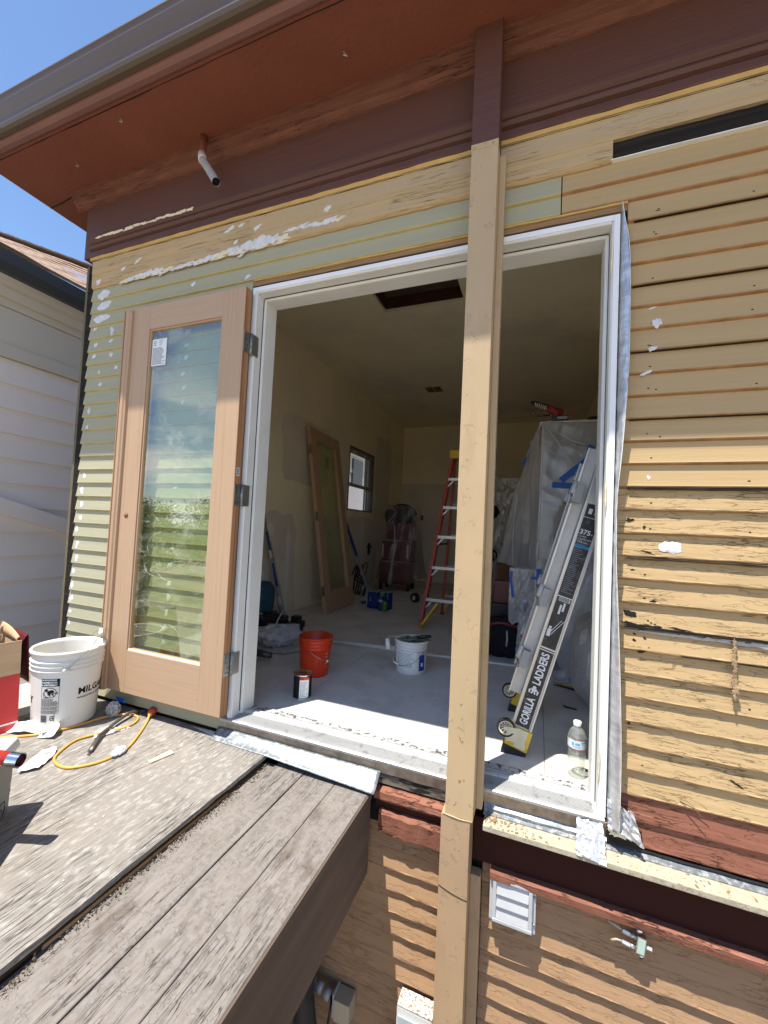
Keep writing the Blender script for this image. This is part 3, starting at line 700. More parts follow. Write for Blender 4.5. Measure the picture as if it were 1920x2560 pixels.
# left of the post, under the sill
box('grimy_recess', (.765, .004, -.098), (1.07, .024, -.062), mat('mouldy_grey_wood', (.16, .14, .11), .9, var=.7, vs=9, st=(1, 1, 5), bump=.6, bs=20, col2=(.02, .018, .015), c2=(.5, .56), c2s=7), house)
extr('red_board_top', [(-.022, -.150), (-.026, -.142), (-.024, -.117), (.0, -.108), (.02, -.108), (.02, -.150)], .772, 1.062, M_red, house, 'x', step=.012, jit=.004, jf=30)
extr('broken_gap', [(.0, -.195), (.0, -.151), (.02, -.151), (.02, -.195)], .772, 1.062, mat('dark_maroon_gap', (.05, .014, .010), .7), house)
extr('red_board_low', [(-.020, -.272), (-.026, -.266), (-.026, -.200), (-.018, -.188), (.02, -.188), (.02, -.272)], .795, 1.060, M_red, house, 'x', step=.012, jit=.006, jf=26, seed=5)
# lower laps
zb = -.3445
k = 0
while zb > -1.75:
    for x0, x1 in ((-1.2, 1.061), (1.201, 4.2)):
        siding(x0, x1, zb, M_low, M_low_lip, h=.0802, old=.0028, seed=40 + k, rec=.0172)
    zb -= .0802; k += 1
box('wall_sheathing', (-1.2, .018, -.36), (4.2, .0215, -.1), M_darkwood, house)

# foil tape down the right side of the frame
edge = [(1.601, 2.135), (1.611, 2.065), (1.622, 2.0), (1.629, 1.901), (1.632, 1.689), (1.631, 1.494), (1.619, 1.246), (1.607, 1.069), (1.609, .867), (1.620, .654), (1.631, .407), (1.637, .19), (1.636, -.02)]
def foil(u, v):
    k = v * (len(edge) - 1); i = min(int(k), len(edge) - 2); t = k - i
    ex = edge[i][0] * (1 - t) + edge[i + 1][0] * t; z = edge[i][1] * (1 - t) + edge[i + 1][1] * t
    pr = .012 + .036 * min(1, max(0, (2.1 - z) / 1.1))
    x = 1.5985 + (ex + .002 - pr * .17 - 1.5985) * u
    cr = .0035 * noise.noise(Vector((u * 2, z * 22, 4))) + .004 * noise.noise(Vector((u * 1.4, z * 7, 8)))
    return (x + .002 * noise.noise(Vector((1, z * 25, u))), .006 - pr * math.sin(u * 1.6) + cr * min(1, u * 3), z)
sheet('foil_tape', foil, 7, 220, M_foil, house, thick=.0008)
tube('tape_edge', [(e[0] + .002 - .17 * (.012 + .036 * min(1, max(0, (2.1 - e[1]) / 1.1))), .006 - (.012 + .036 * min(1, max(0, (2.1 - e[1]) / 1.1))), e[1]) for i, e in enumerate(edge)], .0012, M_white, house, n=6, sub=8)
def flap(name, q, n1, n2, amp, s):
    def fn(u, v):
        a = Vector(q[0]).lerp(Vector(q[1]), u); b = Vector(q[3]).lerp(Vector(q[2]), u)
        p = a.lerp(b, v)
        p.y += amp * (noise.noise(Vector((u * 5 + s, v * 7, s))) + .5 * noise.noise(Vector((u * 13, v * 11 + s, 2))))
        p.x += .004 * noise.noise(Vector((v * 6, s, u * 2))); p.z += .006 * noise.noise(Vector((u * 6, s * 2, v)))
        return p
    return sheet(name, fn, n1, n2, M_foil, house, thick=.0008, smooth=False)
flap('foil_flap', [(1.597, -.012, .072), (1.672, -.028, .052), (1.702, -.035, -.045), (1.600, -.024, -.012)], 16, 16, .010, 3)
flap('foil_flap', [(1.507, -.018, -.012), (1.587, -.018, -.012), (1.590, -.085, -.098), (1.503, -.080, -.092)], 16, 18, .006, 9)
box('rotten_corner_board', (1.60, -.006, -.070), (1.70, .0, -.012), M_darkwood, house)
blob('bare_corner_patch', 1.628, -.034, .026, .020, M_putty, None, seed=9, yoff=-.0062, rough=.9, n=20)

# soffit drain pipe
tube('drain_pipe', [(-.292, -.097, 2.885), (-.287, -.10, 2.80), (-.262, -.125, 2.745)], .0165, M_soffit, house, n=16)
tube('drain_pipe_collar', [(-.266, -.122, 2.752), (-.248, -.135, 2.712), (-.232, -.147, 2.690)], .0200, M_pvc, house, n=18)
pp = [(-.234, -.145, 2.694), (-.205, -.156, 2.655), (-.16, -.176, 2.600), (-.10, -.196, 2.520), (-.078, -.204, 2.490)]
tube('drain_pipe_end', pp, .0185, M_pipe, house, n=20, cap=False)
tube('drain_pipe_bore', [pp[-2], pp[-1]], .0150, M_dark, house, n=20, cap=True).location = (-.004, .001, .006)

# vent hood, cable splitter, meter box, conduit
def V(x, y, z): return (x, y, z)
vh = box('vent_hood', (1.232, -.030, -.436), (1.388, .004, -.272), M_vent, house, bev=.006)
fr = [(1.240, -.285), (1.380, -.285), (1.384, -.412), (1.31, -.432), (1.236, -.420)]
for a, b, c, d in ((1.244, 1.256, -.418, -.292), (1.364, 1.376, -.418, -.292)): box('hood_rim', (a, -.040, c), (b, -.0305, d), M_vent, house, bev=.002)
box('hood_rim', (1.244, -.040, -.2915), (1.376, -.0305, -.280), M_vent, house, bev=.002)
box('hood_rim', (1.244, -.042, -.430), (1.376, -.0305, -.4185), M_vent, house, bev=.002)
for k in range(3):
    z = -.294 - k * .0415
    mesh('louvre', [(1.2565, -.032, z), (1.3635, -.032, z), (1.3635, -.0405, z - .040), (1.2565, -.0405, z - .040), (1.2565, -.028, z), (1.3635, -.028, z), (1.3635, -.0365, z - .040), (1.2565, -.0365, z - .040)],
         [(0, 1, 2, 3), (4, 5, 6, 7), (0, 1, 5, 4), (2, 3, 7, 6), (0, 3, 7, 4), (1, 2, 6, 5)], M_vent, house)
for x in (1.382,):
    for z in (-.31, -.40): lathe('hood_screw', [(0, 0), (.0045, 0), (.004, .002), (0, .0022)], M_grey, house, n=10, loc=(x, -.032, z)).rotation_euler = (math.pi / 2, 0, 0)
# meter box low on the wall left of the post
mb = box('meter_box', (.915, -.060, -1.25), (1.052, .004, -.838), M_elec, house, bev=.008)
box('meter_box_top', (.918, -.061, -.8375), (1.050, .002, -.8355), M_elecdirt, house)
box('meter_box_door', (.922, -.066, -1.24), (1.046, -.0605, -.868), mat('blue_grey_cover', (.40, .45, .47), .4, var=.05), house, bev=.003)
box('meter_box_window', (.945, -.068, -1.20), (1.035, -.0665, -.915), M_elec, house, bev=.0005)
# ---- open leaf of the french door, folded back against the siding
door = thing('french_door_leaf', 'open fir french door leaf folded back against green siding', 'door', (0, -.065, 0))
TH = .044
def leaf(par, w, h, mirror=False, film_on=True):
    """leaf in local coordinates: x from -w (lock side) to 0 (hinge side), y from 0 (outer face) to TH"""
    sl, sr, tr_, br = .130, .135, .128, .215
    box('stile', (-w, 0, 0), (-w + sl, TH, h), M_fir, par, bev=.0015)
    box('stile', (-sr, 0, 0), (0, TH, h), M_fir, par, bev=.0015)
    box('rail', (-w + sl + .0004, .0006, h - tr_), (-sr - .0004, TH - .0006, h), M_firx, par, bev=.0008)
    box('rail', (-w + sl + .0004, .0006, 0), (-sr - .0004, TH - .0006, br), M_firx, par, bev=.0008)
    x0, x1, z0, z1 = -w + sl, -sr, br, h - tr_
    for a, b in (((x0, .006, z0), (x0 + .009, .030, z1)), ((x1 - .009, .006, z0), (x1, .030, z1))): box('glazing_bead', a, b, M_fir, par, bev=.002)
    for a, b in (((x0 + .0092, .006, z0), (x1 - .0092, .030, z0 + .010)), ((x0 + .0092, .006, z1 - .009), (x1 - .0092, .030, z1))): box('glazing_bead', a, b, M_firx, par, bev=.002)
    gl = box('glass_pane', (x0 + .002, .016, z0 + .002), (x1 - .002, .0185, z1 - .002), M_glass, par)
    return x0, x1, z0, z1
W, HH = .757, 2.041
door.location = (.009, -.065, .026)
gx0, gx1, gz0, gz1 = leaf(door, W, HH)
# astragal on the lock side
extr('astragal', [(-W - .058, -.004), (-W - .050, -.012), (-W - .030, -.014), (-W - .026, -.020), (-W - .010, -.020), (-W - .004, -.014), (-W + .004, -.012), (-W + .006, -.0005), (-W - .001, -.0005), (-W - .001, .040), (-W - .058, .040)], -.004, HH - .012, M_fir, door, axis='z')
for x in (-W - .044, -W - .018):
    extr('astragal_bead', [(x - .004, -.014), (x - .002, -.0175), (x + .002, -.0175), (x + .004, -.014)], .0, HH - .014, M_firedge, door, axis='z')
box('edge_lamination', (.0003, .001, .001), (.0022, TH - .001, HH - .001), M_firedge, door)
lathe('bore_hole', [(0, 0), (.012, 0), (.014, .0012), (.0, .0014)], mat('bore_wood', (.26, .13, .045), .7, var=.3, vs=30), door, n=24, loc=(-.700, -.0003, .914)).rotation_euler = (math.pi / 2, 0, 0)
# manufacturer's sheet on the glass
lb = box('pane_label', (gx0 + .012, .0132, 1.712), (gx0 + .118, .0152, 1.860), M_paper, door)
P0 = (gx0 + .012, 1.712)
bl = [boxgeo((P0[0] + a, .0125, P0[1] + b), (P0[0] + c, .0131, P0[1] + d)) for a, b, c, d in
      [(0, 0, .106, .0015), (0, .1465, .106, .148), (0, 0, .0015, .148), (.1045, 0, .106, .148), (.012, .112, .030, .115)] +
      [(.008, .010 + k * .0062, .008 + random.Random(k).uniform(.06, .092), .0125 + k * .0062) for k in range(15)]]
v_, f_ = join_geo(bl); mesh('label_print', v_, f_, M_blueprint, lb)
text('label_heading', 'French\nDoor\nUnit', .0105, M_blueprint, lambda u, v: (P0[0] + .052 + u, .0124, P0[1] + .134 + v), lb)
lathe('label_emblem', [(.006, 0), (.009, 0), (.009, .0004), (.006, .0004), (.006, 0)], M_blueprint, lb, n=20, loc=(P0[0] + .021, .0128, P0[1] + .128), closed=True).rotation_euler = (math.pi / 2, 0, 0)
# paper edge and torn film left around the glass
for i in range(0):
    z = gz0 + rnd.uniform(-.02, .02)
    poly_sheet('film_scrap', [(-.010, -.028), (.008, -.032), (.014, 0), (.006, .030), (-.012, .024)], M_filmc, door, thick=.0004, amp=.003, f=60, sub=2, loc=(gx0 + .014, .012, z)).rotation_euler = (math.pi / 2, rnd.uniform(-.3, .3), 0)
for i in range(0):
    x = gx0
    poly_sheet('film_scrap', [(-.040, -.014), (.034, -.016), (.040, .010), (0, .026), (-.036, .016)], M_filmc, door, thick=.0004, amp=.004, f=50, sub=2, loc=(x, .012, gz0 + .035 + rnd.uniform(0, .02))).rotation_euler = (math.pi / 2, rnd.uniform(-.3, .3), 0)
box('bead_highlight_strip', (gx0 + .004, .0045, gz0 + .0005), (gx1 - .004, .0125, gz0 + .0095), M_white, door)  # white strip laid on the lower bead to paint its highlight
# curled scratches of dry film on the glass
for k in range(7):
    cx = rnd.uniform(gx0 + .12, gx1 - .12); cz = gz0 + rnd.uniform(.06, .6); r_ = rnd.uniform(.10, .2); a0 = rnd.uniform(0, 6)
    tube('film_crease', [(cx + r_ * math.cos(a0 + t * .25) * .9, .0148, cz + r_ * .5 * math.sin(a0 + t * .25)) for t in range(8)], .0006, M_filmc, door, n=4)
# hinges, each leaf and knuckle
for z in (1.775, 1.035, .235):
    h_ = box('hinge', (.0026, .002, z - .051), (.0046, .040, z + .051), M_steel, door, bev=.0006)
    tube('hinge_pin', [(.010, .046, z - .053), (.010, .046, z + .053)], .0062, M_galv, h_, n=14)
    box('hinge_plate', (.0155, .046, z - .051), (.0175, .046 + .046, z + .051), M_steel, h_, bev=.0006)
    for dx in (-1, 1):
        for dz in (-.036, -.012, .012, .036):
            lathe('hinge_screw', [(0, 0), (.0032, 0), (.0028, .0008), (0, .001)], M_black, h_, n=10, loc=(.0050, .021 + .006 * (1 if dz * dx > 0 else -1), z + dz)).rotation_euler = (0, math.pi / 2, 0) if dx < 0 else (0, math.pi / 2, 0)
            if dx > 0: break
bc = box('barcode_sticker', (.0024, .010, 1.125), (.0030, .030, 1.165), M_paper, door)
v_, f_ = join_geo([boxgeo((.0031, .012, 1.129 + k * .0036), (.0034, .026, 1.129 + k * .0036 + (.0022 if k % 3 else .001))) for k in range(9)]); mesh('barcode_print', v_, f_, M_blk, bc)

# ================================================================ second leaf leaning inside
ld = thing('loose_door_leaf', 'bare fir door leaf leaning against the inner left wall', 'door')
ax = Vector((-.735, 2.225, 0)); bx = Vector((-.765, 2.975, 0)); top = Vector((-1.062, 2.30, 2.015))
ex = (bx - ax).normalized(); ez = (top - ax); ez = (ez - ex * ez.dot(ex)).normalized(); ey = ez.cross(ex)
# local x runs from lock side (-w) to hinge side (0); hinge side is the near edge
ex2 = -ex; ey2 = ez.cross(ex2)
ld.matrix_world = Matrix(((ex2.x, ey2.x, ez.x, ax.x), (ex2.y, ey2.y, ez.y, ax.y), (ex2.z, ey2.z, ez.z, ax.z), (0, 0, 0, 1)))
leaf(ld, .755, 2.03)
for z in (1.78, 1.035, .24):
    h_ = box('hinge', (.0004, .004, z - .051), (.0024, .040, z + .051), M_steel, ld)
    box('hinge_plate', (.004, .044, z - .051), (.042, .046, z + .051), M_steel, h_)
lb2 = box('pane_label', (-.45, .0132, 1.62), (-.37, .0152, 1.76), mat('aged_label', (.30, .33, .24), .7), ld)

# ================================================================ neighbour's house
nb = thing('neighbour_house', 'white clapboard house with brown shingle roof beyond the left corner', 'house')
NX = -2.8
def nrow(z0, z1, m=M_nwhite): return extr('siding_board', [(NX - .002, z1), (NX + .016, z0), (NX - .02, z0), (NX - .02, z1)], -.7, 9, m, nb, axis='y')
zz = 2.19
while zz > .9:
    nrow(zz - .205, zz); zz -= .205
while zz > -2.7:
    nrow(zz - .205, zz); zz -= .205
box('neighbour_wall', (NX - .25, -.7, -2.75), (NX - .021, 9, 2.85), M_nwhite, nb)
box('trim_board', (NX - .02, -.7, 2.195), (NX + .03, 9, 2.30), M_ncream, nb, bev=.004)
box('frieze_board', (NX - .02, -.7, 2.305), (NX + .012, 9, 2.60), M_ncream, nb)
extr('crown_moulding', [(NX - .02, 2.605), (NX + .02, 2.605), (NX + .035, 2.66), (NX + .06, 2.665), (NX + .09, 2.73), (NX + .12, 2.74), (NX + .15, 2.80), (NX - .02, 2.80)], -.7, 9, M_ncream, nb, axis='y')
extr('gutter', [(NX + .151, 2.80), (NX + .20, 2.805), (NX + .235, 2.86), (NX + .25, 2.95), (NX + .23, 2.95), (NX + .151, 2.93)], -1.0, 9, M_ngut, nb, axis='y')
extr('sloping_skirt_board', [(-.7, 1.373), (-.7, 1.244), (3.4, -.02), (3.4, .10)], NX + .018, NX + .075, M_nwhite, nb, axis='x')
# roof courses, each a strip of shingle butts
E0 = Vector((NX + .22, 0, 2.965)); nrm = 15
for k in range(nrm):
    def P(t, y):
        x = E0.x + (-4.3 - E0.x) * t
        ztop = 3.70 + .245 * (y + .0)
        return Vector((x, y, E0.z + (ztop - E0.z) * t))
    vs, fs = [], []
    ys = [-1.0 + i * .16 for i in range(60)]
    for i, y in enumerate(ys):
        j = .008 * ((i * 7 + k * 5) % 3 - 1)
        a = P(k / nrm, y); b = P((k + 1.25) / nrm, y)
        vs += [a + Vector((j, 0, .040)), a + Vector((.050 + j, 0, .006)), b + Vector((0, 0, .002))]
    for i in range(len(ys) - 1):
        q = i * 3; w = q + 3
        fs += [(q, w, w + 1, q + 1), (q, w, w + 2, q + 2)]
    mesh('shingle_course', vs, fs, M_shing, nb)
for i in range(44):
    y = -.9 + i * .16
    a = P(1.0, y)
    box('ridge_shingle', (-.13, -.09, -.005), (.10, .10, .012), M_shing, nb, loc=(a.x, a.y, a.z + .012), rot=(.23, -.2, 0))

# ================================================================ deck
deck = thing('deck', 'weathered grey timber deck with a raised plywood sheet beside the doorway', 'deck')
ZS, ZB = -.085, -.115
def wavy(x, w=.0): return x
vs = []
sh = extr('plywood_sheet', [(-1.027, ZS), (-1.027, ZS - .018), (.266, ZS - .018), (.268, ZS)], -3.2, .012, M_sheetw, deck, axis='y', step=.04, jit=.0025, jf=20)
for i, (x0, x1, dz) in enumerate(((.614, .760, 0), (.4625, .6105, -.001), (.318, .459, .0008))):
    extr('deck_board', [(x0, ZB + dz - .002), (x0 + .002, ZB + dz), (x1 - .002, ZB + dz), (x1, ZB + dz - .002), (x1, ZB - .030), (x0, ZB - .030)], -3.2, -.030, M_board, deck, axis='y', step=.04, jit=.0012, jf=14, seed=i * 5)
extr('deck_board', [(.262, ZB - .012), (.315, ZB - .010), (.315, ZB - .03), (.262, ZB - .03)], -3.2, -.036, M_board, deck, axis='y')
for i in range(3):
    x0 = -1.030 - (i + 1) * .148
    extr('deck_board', [(x0, ZS - .004), (x0 + .144, ZS - .004), (x0 + .144, ZS - .028), (x0, ZS - .028)], -3.2, -.03 if i else -.05, mat('pale_deck_board', (.46, .43, .38), .8, var=.15, vs=5, st=(6, .5, 6), bump=.4, bs=14), deck, axis='y')
extr('deck_board', [(-1.85, ZS - .03), (-1.48, ZS - .03), (-1.48, ZS - .05), (-1.85, ZS - .05)], -3.2, .9, M_board, deck, axis='y')
extr('skirt_board', [(.741, ZB - .0305), (.763, ZB - .0305), (.763, -.432), (.741, -.432)], -3.2, -.034, M_skirt, deck, axis='y', step=.06, jit=.0012)
extr('board_nosing', [(.7605, ZB - .003), (.766, ZB - .004), (.766, ZB - .031), (.7605, ZB - .031)], -3.2, -.032, M_skirt, deck, axis='y')
for x in (-.9, -.45, .0, .45): box('deck_joist', (x, -3.2, -.33), (x + .04, -.02, -.146), M_joist, deck)
box('deck_joist', (-1.8, -.019, -.33), (.74, .0, -.146), M_joist, deck)
box('deck_beam', (-1.8, -2.2, -.52), (.74, -2.06, -.332), M_joist, deck)
for x in (-1.6, -.3): box('deck_post', (x, -2.2, -2.75), (x + .09, -2.11, -.522), M_joist, deck)
# grit gathered in the gap beside the sheet
vs, fs = [], []
q = random.Random(5)
for k in range(1500):
    y = -q.random() * 1.7 - .04; x = .275 + abs(q.gauss(0, .012)) + .004 * math.sin(y * 30)
    if noise.noise(Vector((y * 7, 1, 1))) < -.12 and q.random() < .75: continue
    s = q.uniform(.0015, .005); c = Vector((min(x, .325), y, ZB - .008 + q.uniform(0, .006)))
    n0 = len(vs)
    for _ in range(4): vs.append(c + Vector((q.uniform(-s, s), q.uniform(-s, s), q.uniform(-s * .4, s))))
    fs += [(n0, n0 + 1, n0 + 2), (n0, n0 + 1, n0 + 3), (n0 + 1, n0 + 2, n0 + 3), (n0, n0 + 2, n0 + 3)]
gg = mesh('gap_debris', vs, fs, M_grit, deck); gg['kind'] = 'stuff'
# metal flashing lapping from the sill onto the deck
def fl(u, v):
    x = -.045 + u * .833
    y = -.004 + v * (-.068 + .012 * (1 - u)); z = -.048 + v * (-.034 - .026 * max(0, (u - .35)) * 1.2) - .006 * math.sin(v * 3.1)
    return (x, y, z + .0012 * noise.noise(Vector((u * 9, v * 3, 2))))
flo = sheet('threshold_flashing', fl, 40, 8, M_galv, deck, thick=.0012)
poly_sheet('dusty_paper_strip', [(-.205, -.006), (-.11, -.022), (-.028, -.040), (-.012, -.012), (-.10, .006)], M_filler, deck, thick=.0006, z=ZS + .001, amp=.004, f=16)

# ================================================================ trees that stand behind the photographer
def tree(name, label, x, y, h, r, m, seed, grp='trees beyond the yard'):
    t = thing(name, label, 'tree', (x, y, -2.75), group=grp)
    tube('trunk', [(0, 0, 0), (.1, .05, h * .3), (-.05, 0, h * .55), (.05, .05, h * .85)], [.22, .17, .11, .04], M_bark, t, n=8, sub=2)
    q = random.Random(seed)
    vs, fs = [], []
    for c in range(80):
        a = q.uniform(0, 6.28); zz_ = h * (.32 + .68 * q.random()); rr = r * math.sqrt(q.random()) * (1.05 - .65 * abs((zz_ / h) - .55) / .55)
        cx, cy = rr * math.cos(a), rr * math.sin(a); s = q.uniform(.35, .8)
        for k in range(70):
            p = Vector((cx + q.gauss(0, s * .5), cy + q.gauss(0, s * .5), zz_ + q.gauss(0, s * .4)))
            d1 = Vector((q.uniform(-1, 1), q.uniform(-1, 1), q.uniform(-1, 1))).normalized() * .10
            d2 = Vector((q.uniform(-1, 1), q.uniform(-1, 1), q.uniform(-1, 1))).normalized() * .07
            n0 = len(vs); vs += [p - d1, p + d2, p + d1]; fs.append((n0, n0 + 1, n0 + 2))
    mesh('crown', vs, fs, m, t)
for i, (x, y, h, r) in enumerate(((-13.5, -15, 4.2, 3.0), (-9.5, -17, 4.5, 3.0), (-17.5, -14, 4.1, 2.9), (-5.0, -17, 4.4, 2.6), (-22, -15.5, 4.7, 3.4), (-18.5, -20, 5.0, 3.2))):
    tree('yard_tree', ['dark leafy yard tree mirrored at the left of the door glass', 'round yard tree mirrored in the middle of the door glass', 'low yard tree far to the left behind the camera', 'mid green yard tree behind the camera nearest the house', 'tallest yard tree at the far left behind the camera', 'back yard tree behind the others beyond the camera'][i],
         x, y, h, r, M_leafA if i % 2 else M_leafB, i)
# ================================================================ the room
XL, XR, YB, ZC = -1.095, 2.02, 5.70, 2.87
fl_ = box('floor', (XL - .05, .17, -.10), (XR + .05, YB + .04, -.012), M_joist); tag(fl_, kind='structure')
fy = [(.164, 1.30), (1.304, 2.62), (2.624, 4.2), (4.204, YB)]
fx = [(XL, .187), (.1895, 1.4075), (1.410, XR)]
for i, (a, b) in enumerate(fx):
    for j, (c, d) in enumerate(fy):
        box('floor_panel', (a, c, -.0115), (b, d, 0), M_floor, fl_)
cl = mesh('ceiling', *join_geo([boxgeo((XL - .05, .105, ZC), (.02, YB + .04, ZC + .02)), boxgeo((.7205, .105, ZC), (XR + .05, YB + .04, ZC + .02)), boxgeo((.0205, .105, ZC), (.72, 1.05, ZC + .02)), boxgeo((.0205, 1.705, ZC), (.72, YB + .04, ZC + .02))]), M_ceil)
tag(cl, kind='structure')
# attic hatch: trim frame and the dark shaft above it
for a, b in (((-.022, 1.008, ZC - .006), (.0195, 1.748, ZC - .0005)), ((.7205, 1.008, ZC - .006), (.762, 1.748, ZC - .0005)), ((.020, 1.7065, ZC - .006), (.720, 1.748, ZC - .0005)), ((.020, 1.008, ZC - .006), (.720, 1.0485, ZC - .0005))):
    box('hatch_trim', a, b, M_ceil, cl)
for a, b in (((.021, 1.051, ZC + .021), (.03, 1.704, ZC + .16)), ((.71, 1.051, ZC + .021), (.719, 1.704, ZC + .16)), ((.031, 1.695, ZC + .021), (.709, 1.704, ZC + .16)), ((.031, 1.051, ZC + .021), (.709, 1.06, ZC + .16))):
    box('hatch_lining', a, b, M_atticwood, cl)
box('attic_void', (-.3, .8, ZC + .55), (1.1, 2.0, ZC + .56), M_dark, cl)
tube('hatch_wire', [(.30, 1.35, 3.2), (.315, 1.33, 3.0), (.29, 1.32, 2.90)], .004, M_white, cl, n=6)
# walls
def room_wall(name, geo, m=M_wallin):
    v, f = join_geo(geo); return tag(mesh(name, v, f, m), kind='structure')
room_wall('wall_left', [boxgeo((XL - .04, .105, -.01), (XL, 3.395, ZC)), boxgeo((XL - .04, 4.285, -.01), (XL, YB, ZC)), boxgeo((XL - .04, 3.395, -.01), (XL, 4.285, 1.165)), boxgeo((XL - .04, 3.395, 2.06), (XL, 4.285, ZC))])
wb_ = room_wall('wall_back', [boxgeo((XL - .04, YB, -.01), (XR + .04, YB + .03, ZC))])
room_wall('wall_right', [boxgeo((XR, .105, -.01), (XR + .04, YB, ZC))])
room_wall('wall_front', [boxgeo((XL, .104, -.01), (-.010, .142, ZC)), boxgeo((1.606, .104, -.01), (XR, .142, ZC)), boxgeo((-.010, .104, 2.10), (1.606, .142, ZC))])
wl_ = bpy.data.objects['wall_left']
# skimmed patches and filler runs on the left wall
def lpatch(y, z, a, b, m, seed, n=60, rough=.16):
    pts = []
    for i in range(n):
        t = 2 * math.pi * i / n; s = 1 + rough * (noise.noise(Vector((math.cos(t) * 1.5 + seed, math.sin(t) * 1.5, seed))) + .5 * noise.noise(Vector((math.cos(t) * 6 + seed, math.sin(t) * 6, seed))))
        # superellipse so that tall patches keep straight sides
        c, s_ = math.cos(t), math.sin(t)
        k = (abs(c) ** 9 + abs(s_) ** 9) ** (-1 / 9)
        pts.append((XL + .0015 + seed * .0001, y + a * c * k * s, z + b * s_ * k * s))
    return mesh('wall_patch', pts, [tuple(range(n))], m, wl_)
lpatch(1.7, .40, .50, .60, M_wallgrey, 1); lpatch(3.5, .56, 1.0, .52, M_wallgrey, 2); lpatch(2.35, 1.75, .50, .36, M_wallgrey, 3); lpatch(4.7, 1.5, .35, .9, M_wallgrey, 4)
for i, (y, z, a, b) in enumerate(((1.72, .32, .035, .30), (2.05, .42, .035, .46), (1.72, .86, .05, .06), (3.95, .75, .03, .35), (1.62, .22, .05, .25))):
    lpatch(y, z, a, b, M_mud, 8 + i, rough=.45)
bp_ = mesh('wall_patch', [(XL + .01, YB - .002, .0), (XR, YB - .002, 0), (XR, YB - .002, 1.78), (XL + .01, YB - .002, 1.80)], [(0, 1, 2, 3)], M_wallgrey, wb_)
# socket by the floor and a wall fitting with pipes
box('wall_socket', (XL + .002, 1.49, .40), (XL + .012, 1.57, .52), M_black, wl_)
# ceiling vent
cv = thing('ceiling_vent', 'small two bay vent grille set in the room ceiling', 'vent', (-.03, 3.74, ZC - .001))
box('vent_frame', (-.125, -.125, -.008), (.115, .115, 0), M_creamp, cv, bev=.002)
for a, b in ((-.105, -.010), (.0, .095)):
    bb_ = box('vent_bay', (a, -.10, -.0105), (b, .09, -.0085), mat('vent_brown', (.16, .07, .035), .6), cv)
    for k in range(5): box('vent_slat', (a + .006, -.088 + k * .036, -.0135), (b - .006, -.078 + k * .036, -.011), mat('vent_slat_paint', (.22, .11, .06), .6), bb_)

# window in the left wall
win = thing('window', 'half open sash window in the inner left wall', 'window', (XL, 3.84, 1.61))
def wbx(n, a, b, m): return box(n, a, b, m, win, bev=.001)
M_wfr = mat('dark_window_frame', (.13, .105, .08), .5); M_sash = mat('grey_sash', (.33, .32, .28), .5)
y0, y1, z0, z1 = -.443, .443, -.443, .448
wbx('frame', (-.06, y0, z0), (.004, y0 + .022, z1), M_wfr); wbx('frame', (-.06, y1 - .022, z0), (.004, y1, z1), M_wfr)
wbx('frame', (-.06, y0 + .0225, z1 - .022), (.004, y1 - .0225, z1), M_wfr); wbx('frame', (-.06, y0 + .0225, z0), (.004, y1 - .0225, z0 + .018), M_wfr)
s = wbx('upper_sash', (-.048, y0 + .03, -.105), (-.024, y1 - .03, -.060), M_sash)
box('sash_rail', (-.048, y0 + .03, z1 - .085), (-.024, y1 - .03, z1 - .024), M_sash, s); box('sash_stile', (-.048, y0 + .03, -.0595), (-.024, y0 + .065, z1 - .0855), M_sash, s); box('sash_stile', (-.048, y1 - .14, -.0595), (-.024, y1 - .03, z1 - .0855), M_sash, s)
box('pane', (-.038, y0 + .066, -.059), (-.034, y1 - .141, z1 - .086), M_glass2, s)
for y in (-.30, .06): box('sash_latch', (-.0235, y, z1 - .062), (-.016, y + .12, z1 - .045), M_white, s)
box('track_cover', (-.045, y1 - .21, z0 + .02), (-.030, y1 - .165, -.107), M_white, win); box('track_cover', (-.045, y1 - .125, z0 + .02), (-.030, y1 - .085, -.107), M_white, win)
box('track_cover', (-.052, y1 - .17, z0 + .02), (-.046, y1 - .12, -.107), M_black, win)
box('jamb_reveal', (-.15, y1 - .02, z0), (-.061, y1, z1), M_wfr, win)
# what the window looks out on
nw = box('neighbour_window', (NX + .02, 7.0, 1.95), (NX + .05, 7.55, 2.55), M_ngut, nb)

# ================================================================ things in the room
def pail(name, label, loc, r0, r1, h, m, ridge=((.80, .006), (.90, .005)), lip=.006, wall=.003, handle=None, hdl_dir=0, inner=None, hm=None):
    t = thing(name, label, 'bucket', loc)
    prof = [(0, .001), (r0 - .006, 0), (r0, .006)]
    def R(z): return r0 + (r1 - r0) * z / h
    zs = [.15 * h, .5 * h]
    for z in zs: prof.append((R(z), z))
    for f, d in ridge:
        z = f * h
        prof += [(R(z - .006), z - .006), (R(z) + d, z - .004), (R(z) + d, z), (R(z), z + .003)]
    prof += [(R(h) - .001, h - .010), (R(h) + lip, h - .009), (R(h) + lip, h - .001), (R(h) + lip * .4, h), (R(h) - wall, h - .002)]
    prof += [(R(h * .5) - wall, h * .5), (r0 - wall, .006), (0, .004)]
    lathe('body', prof, m, t, n=56)
    return t, R

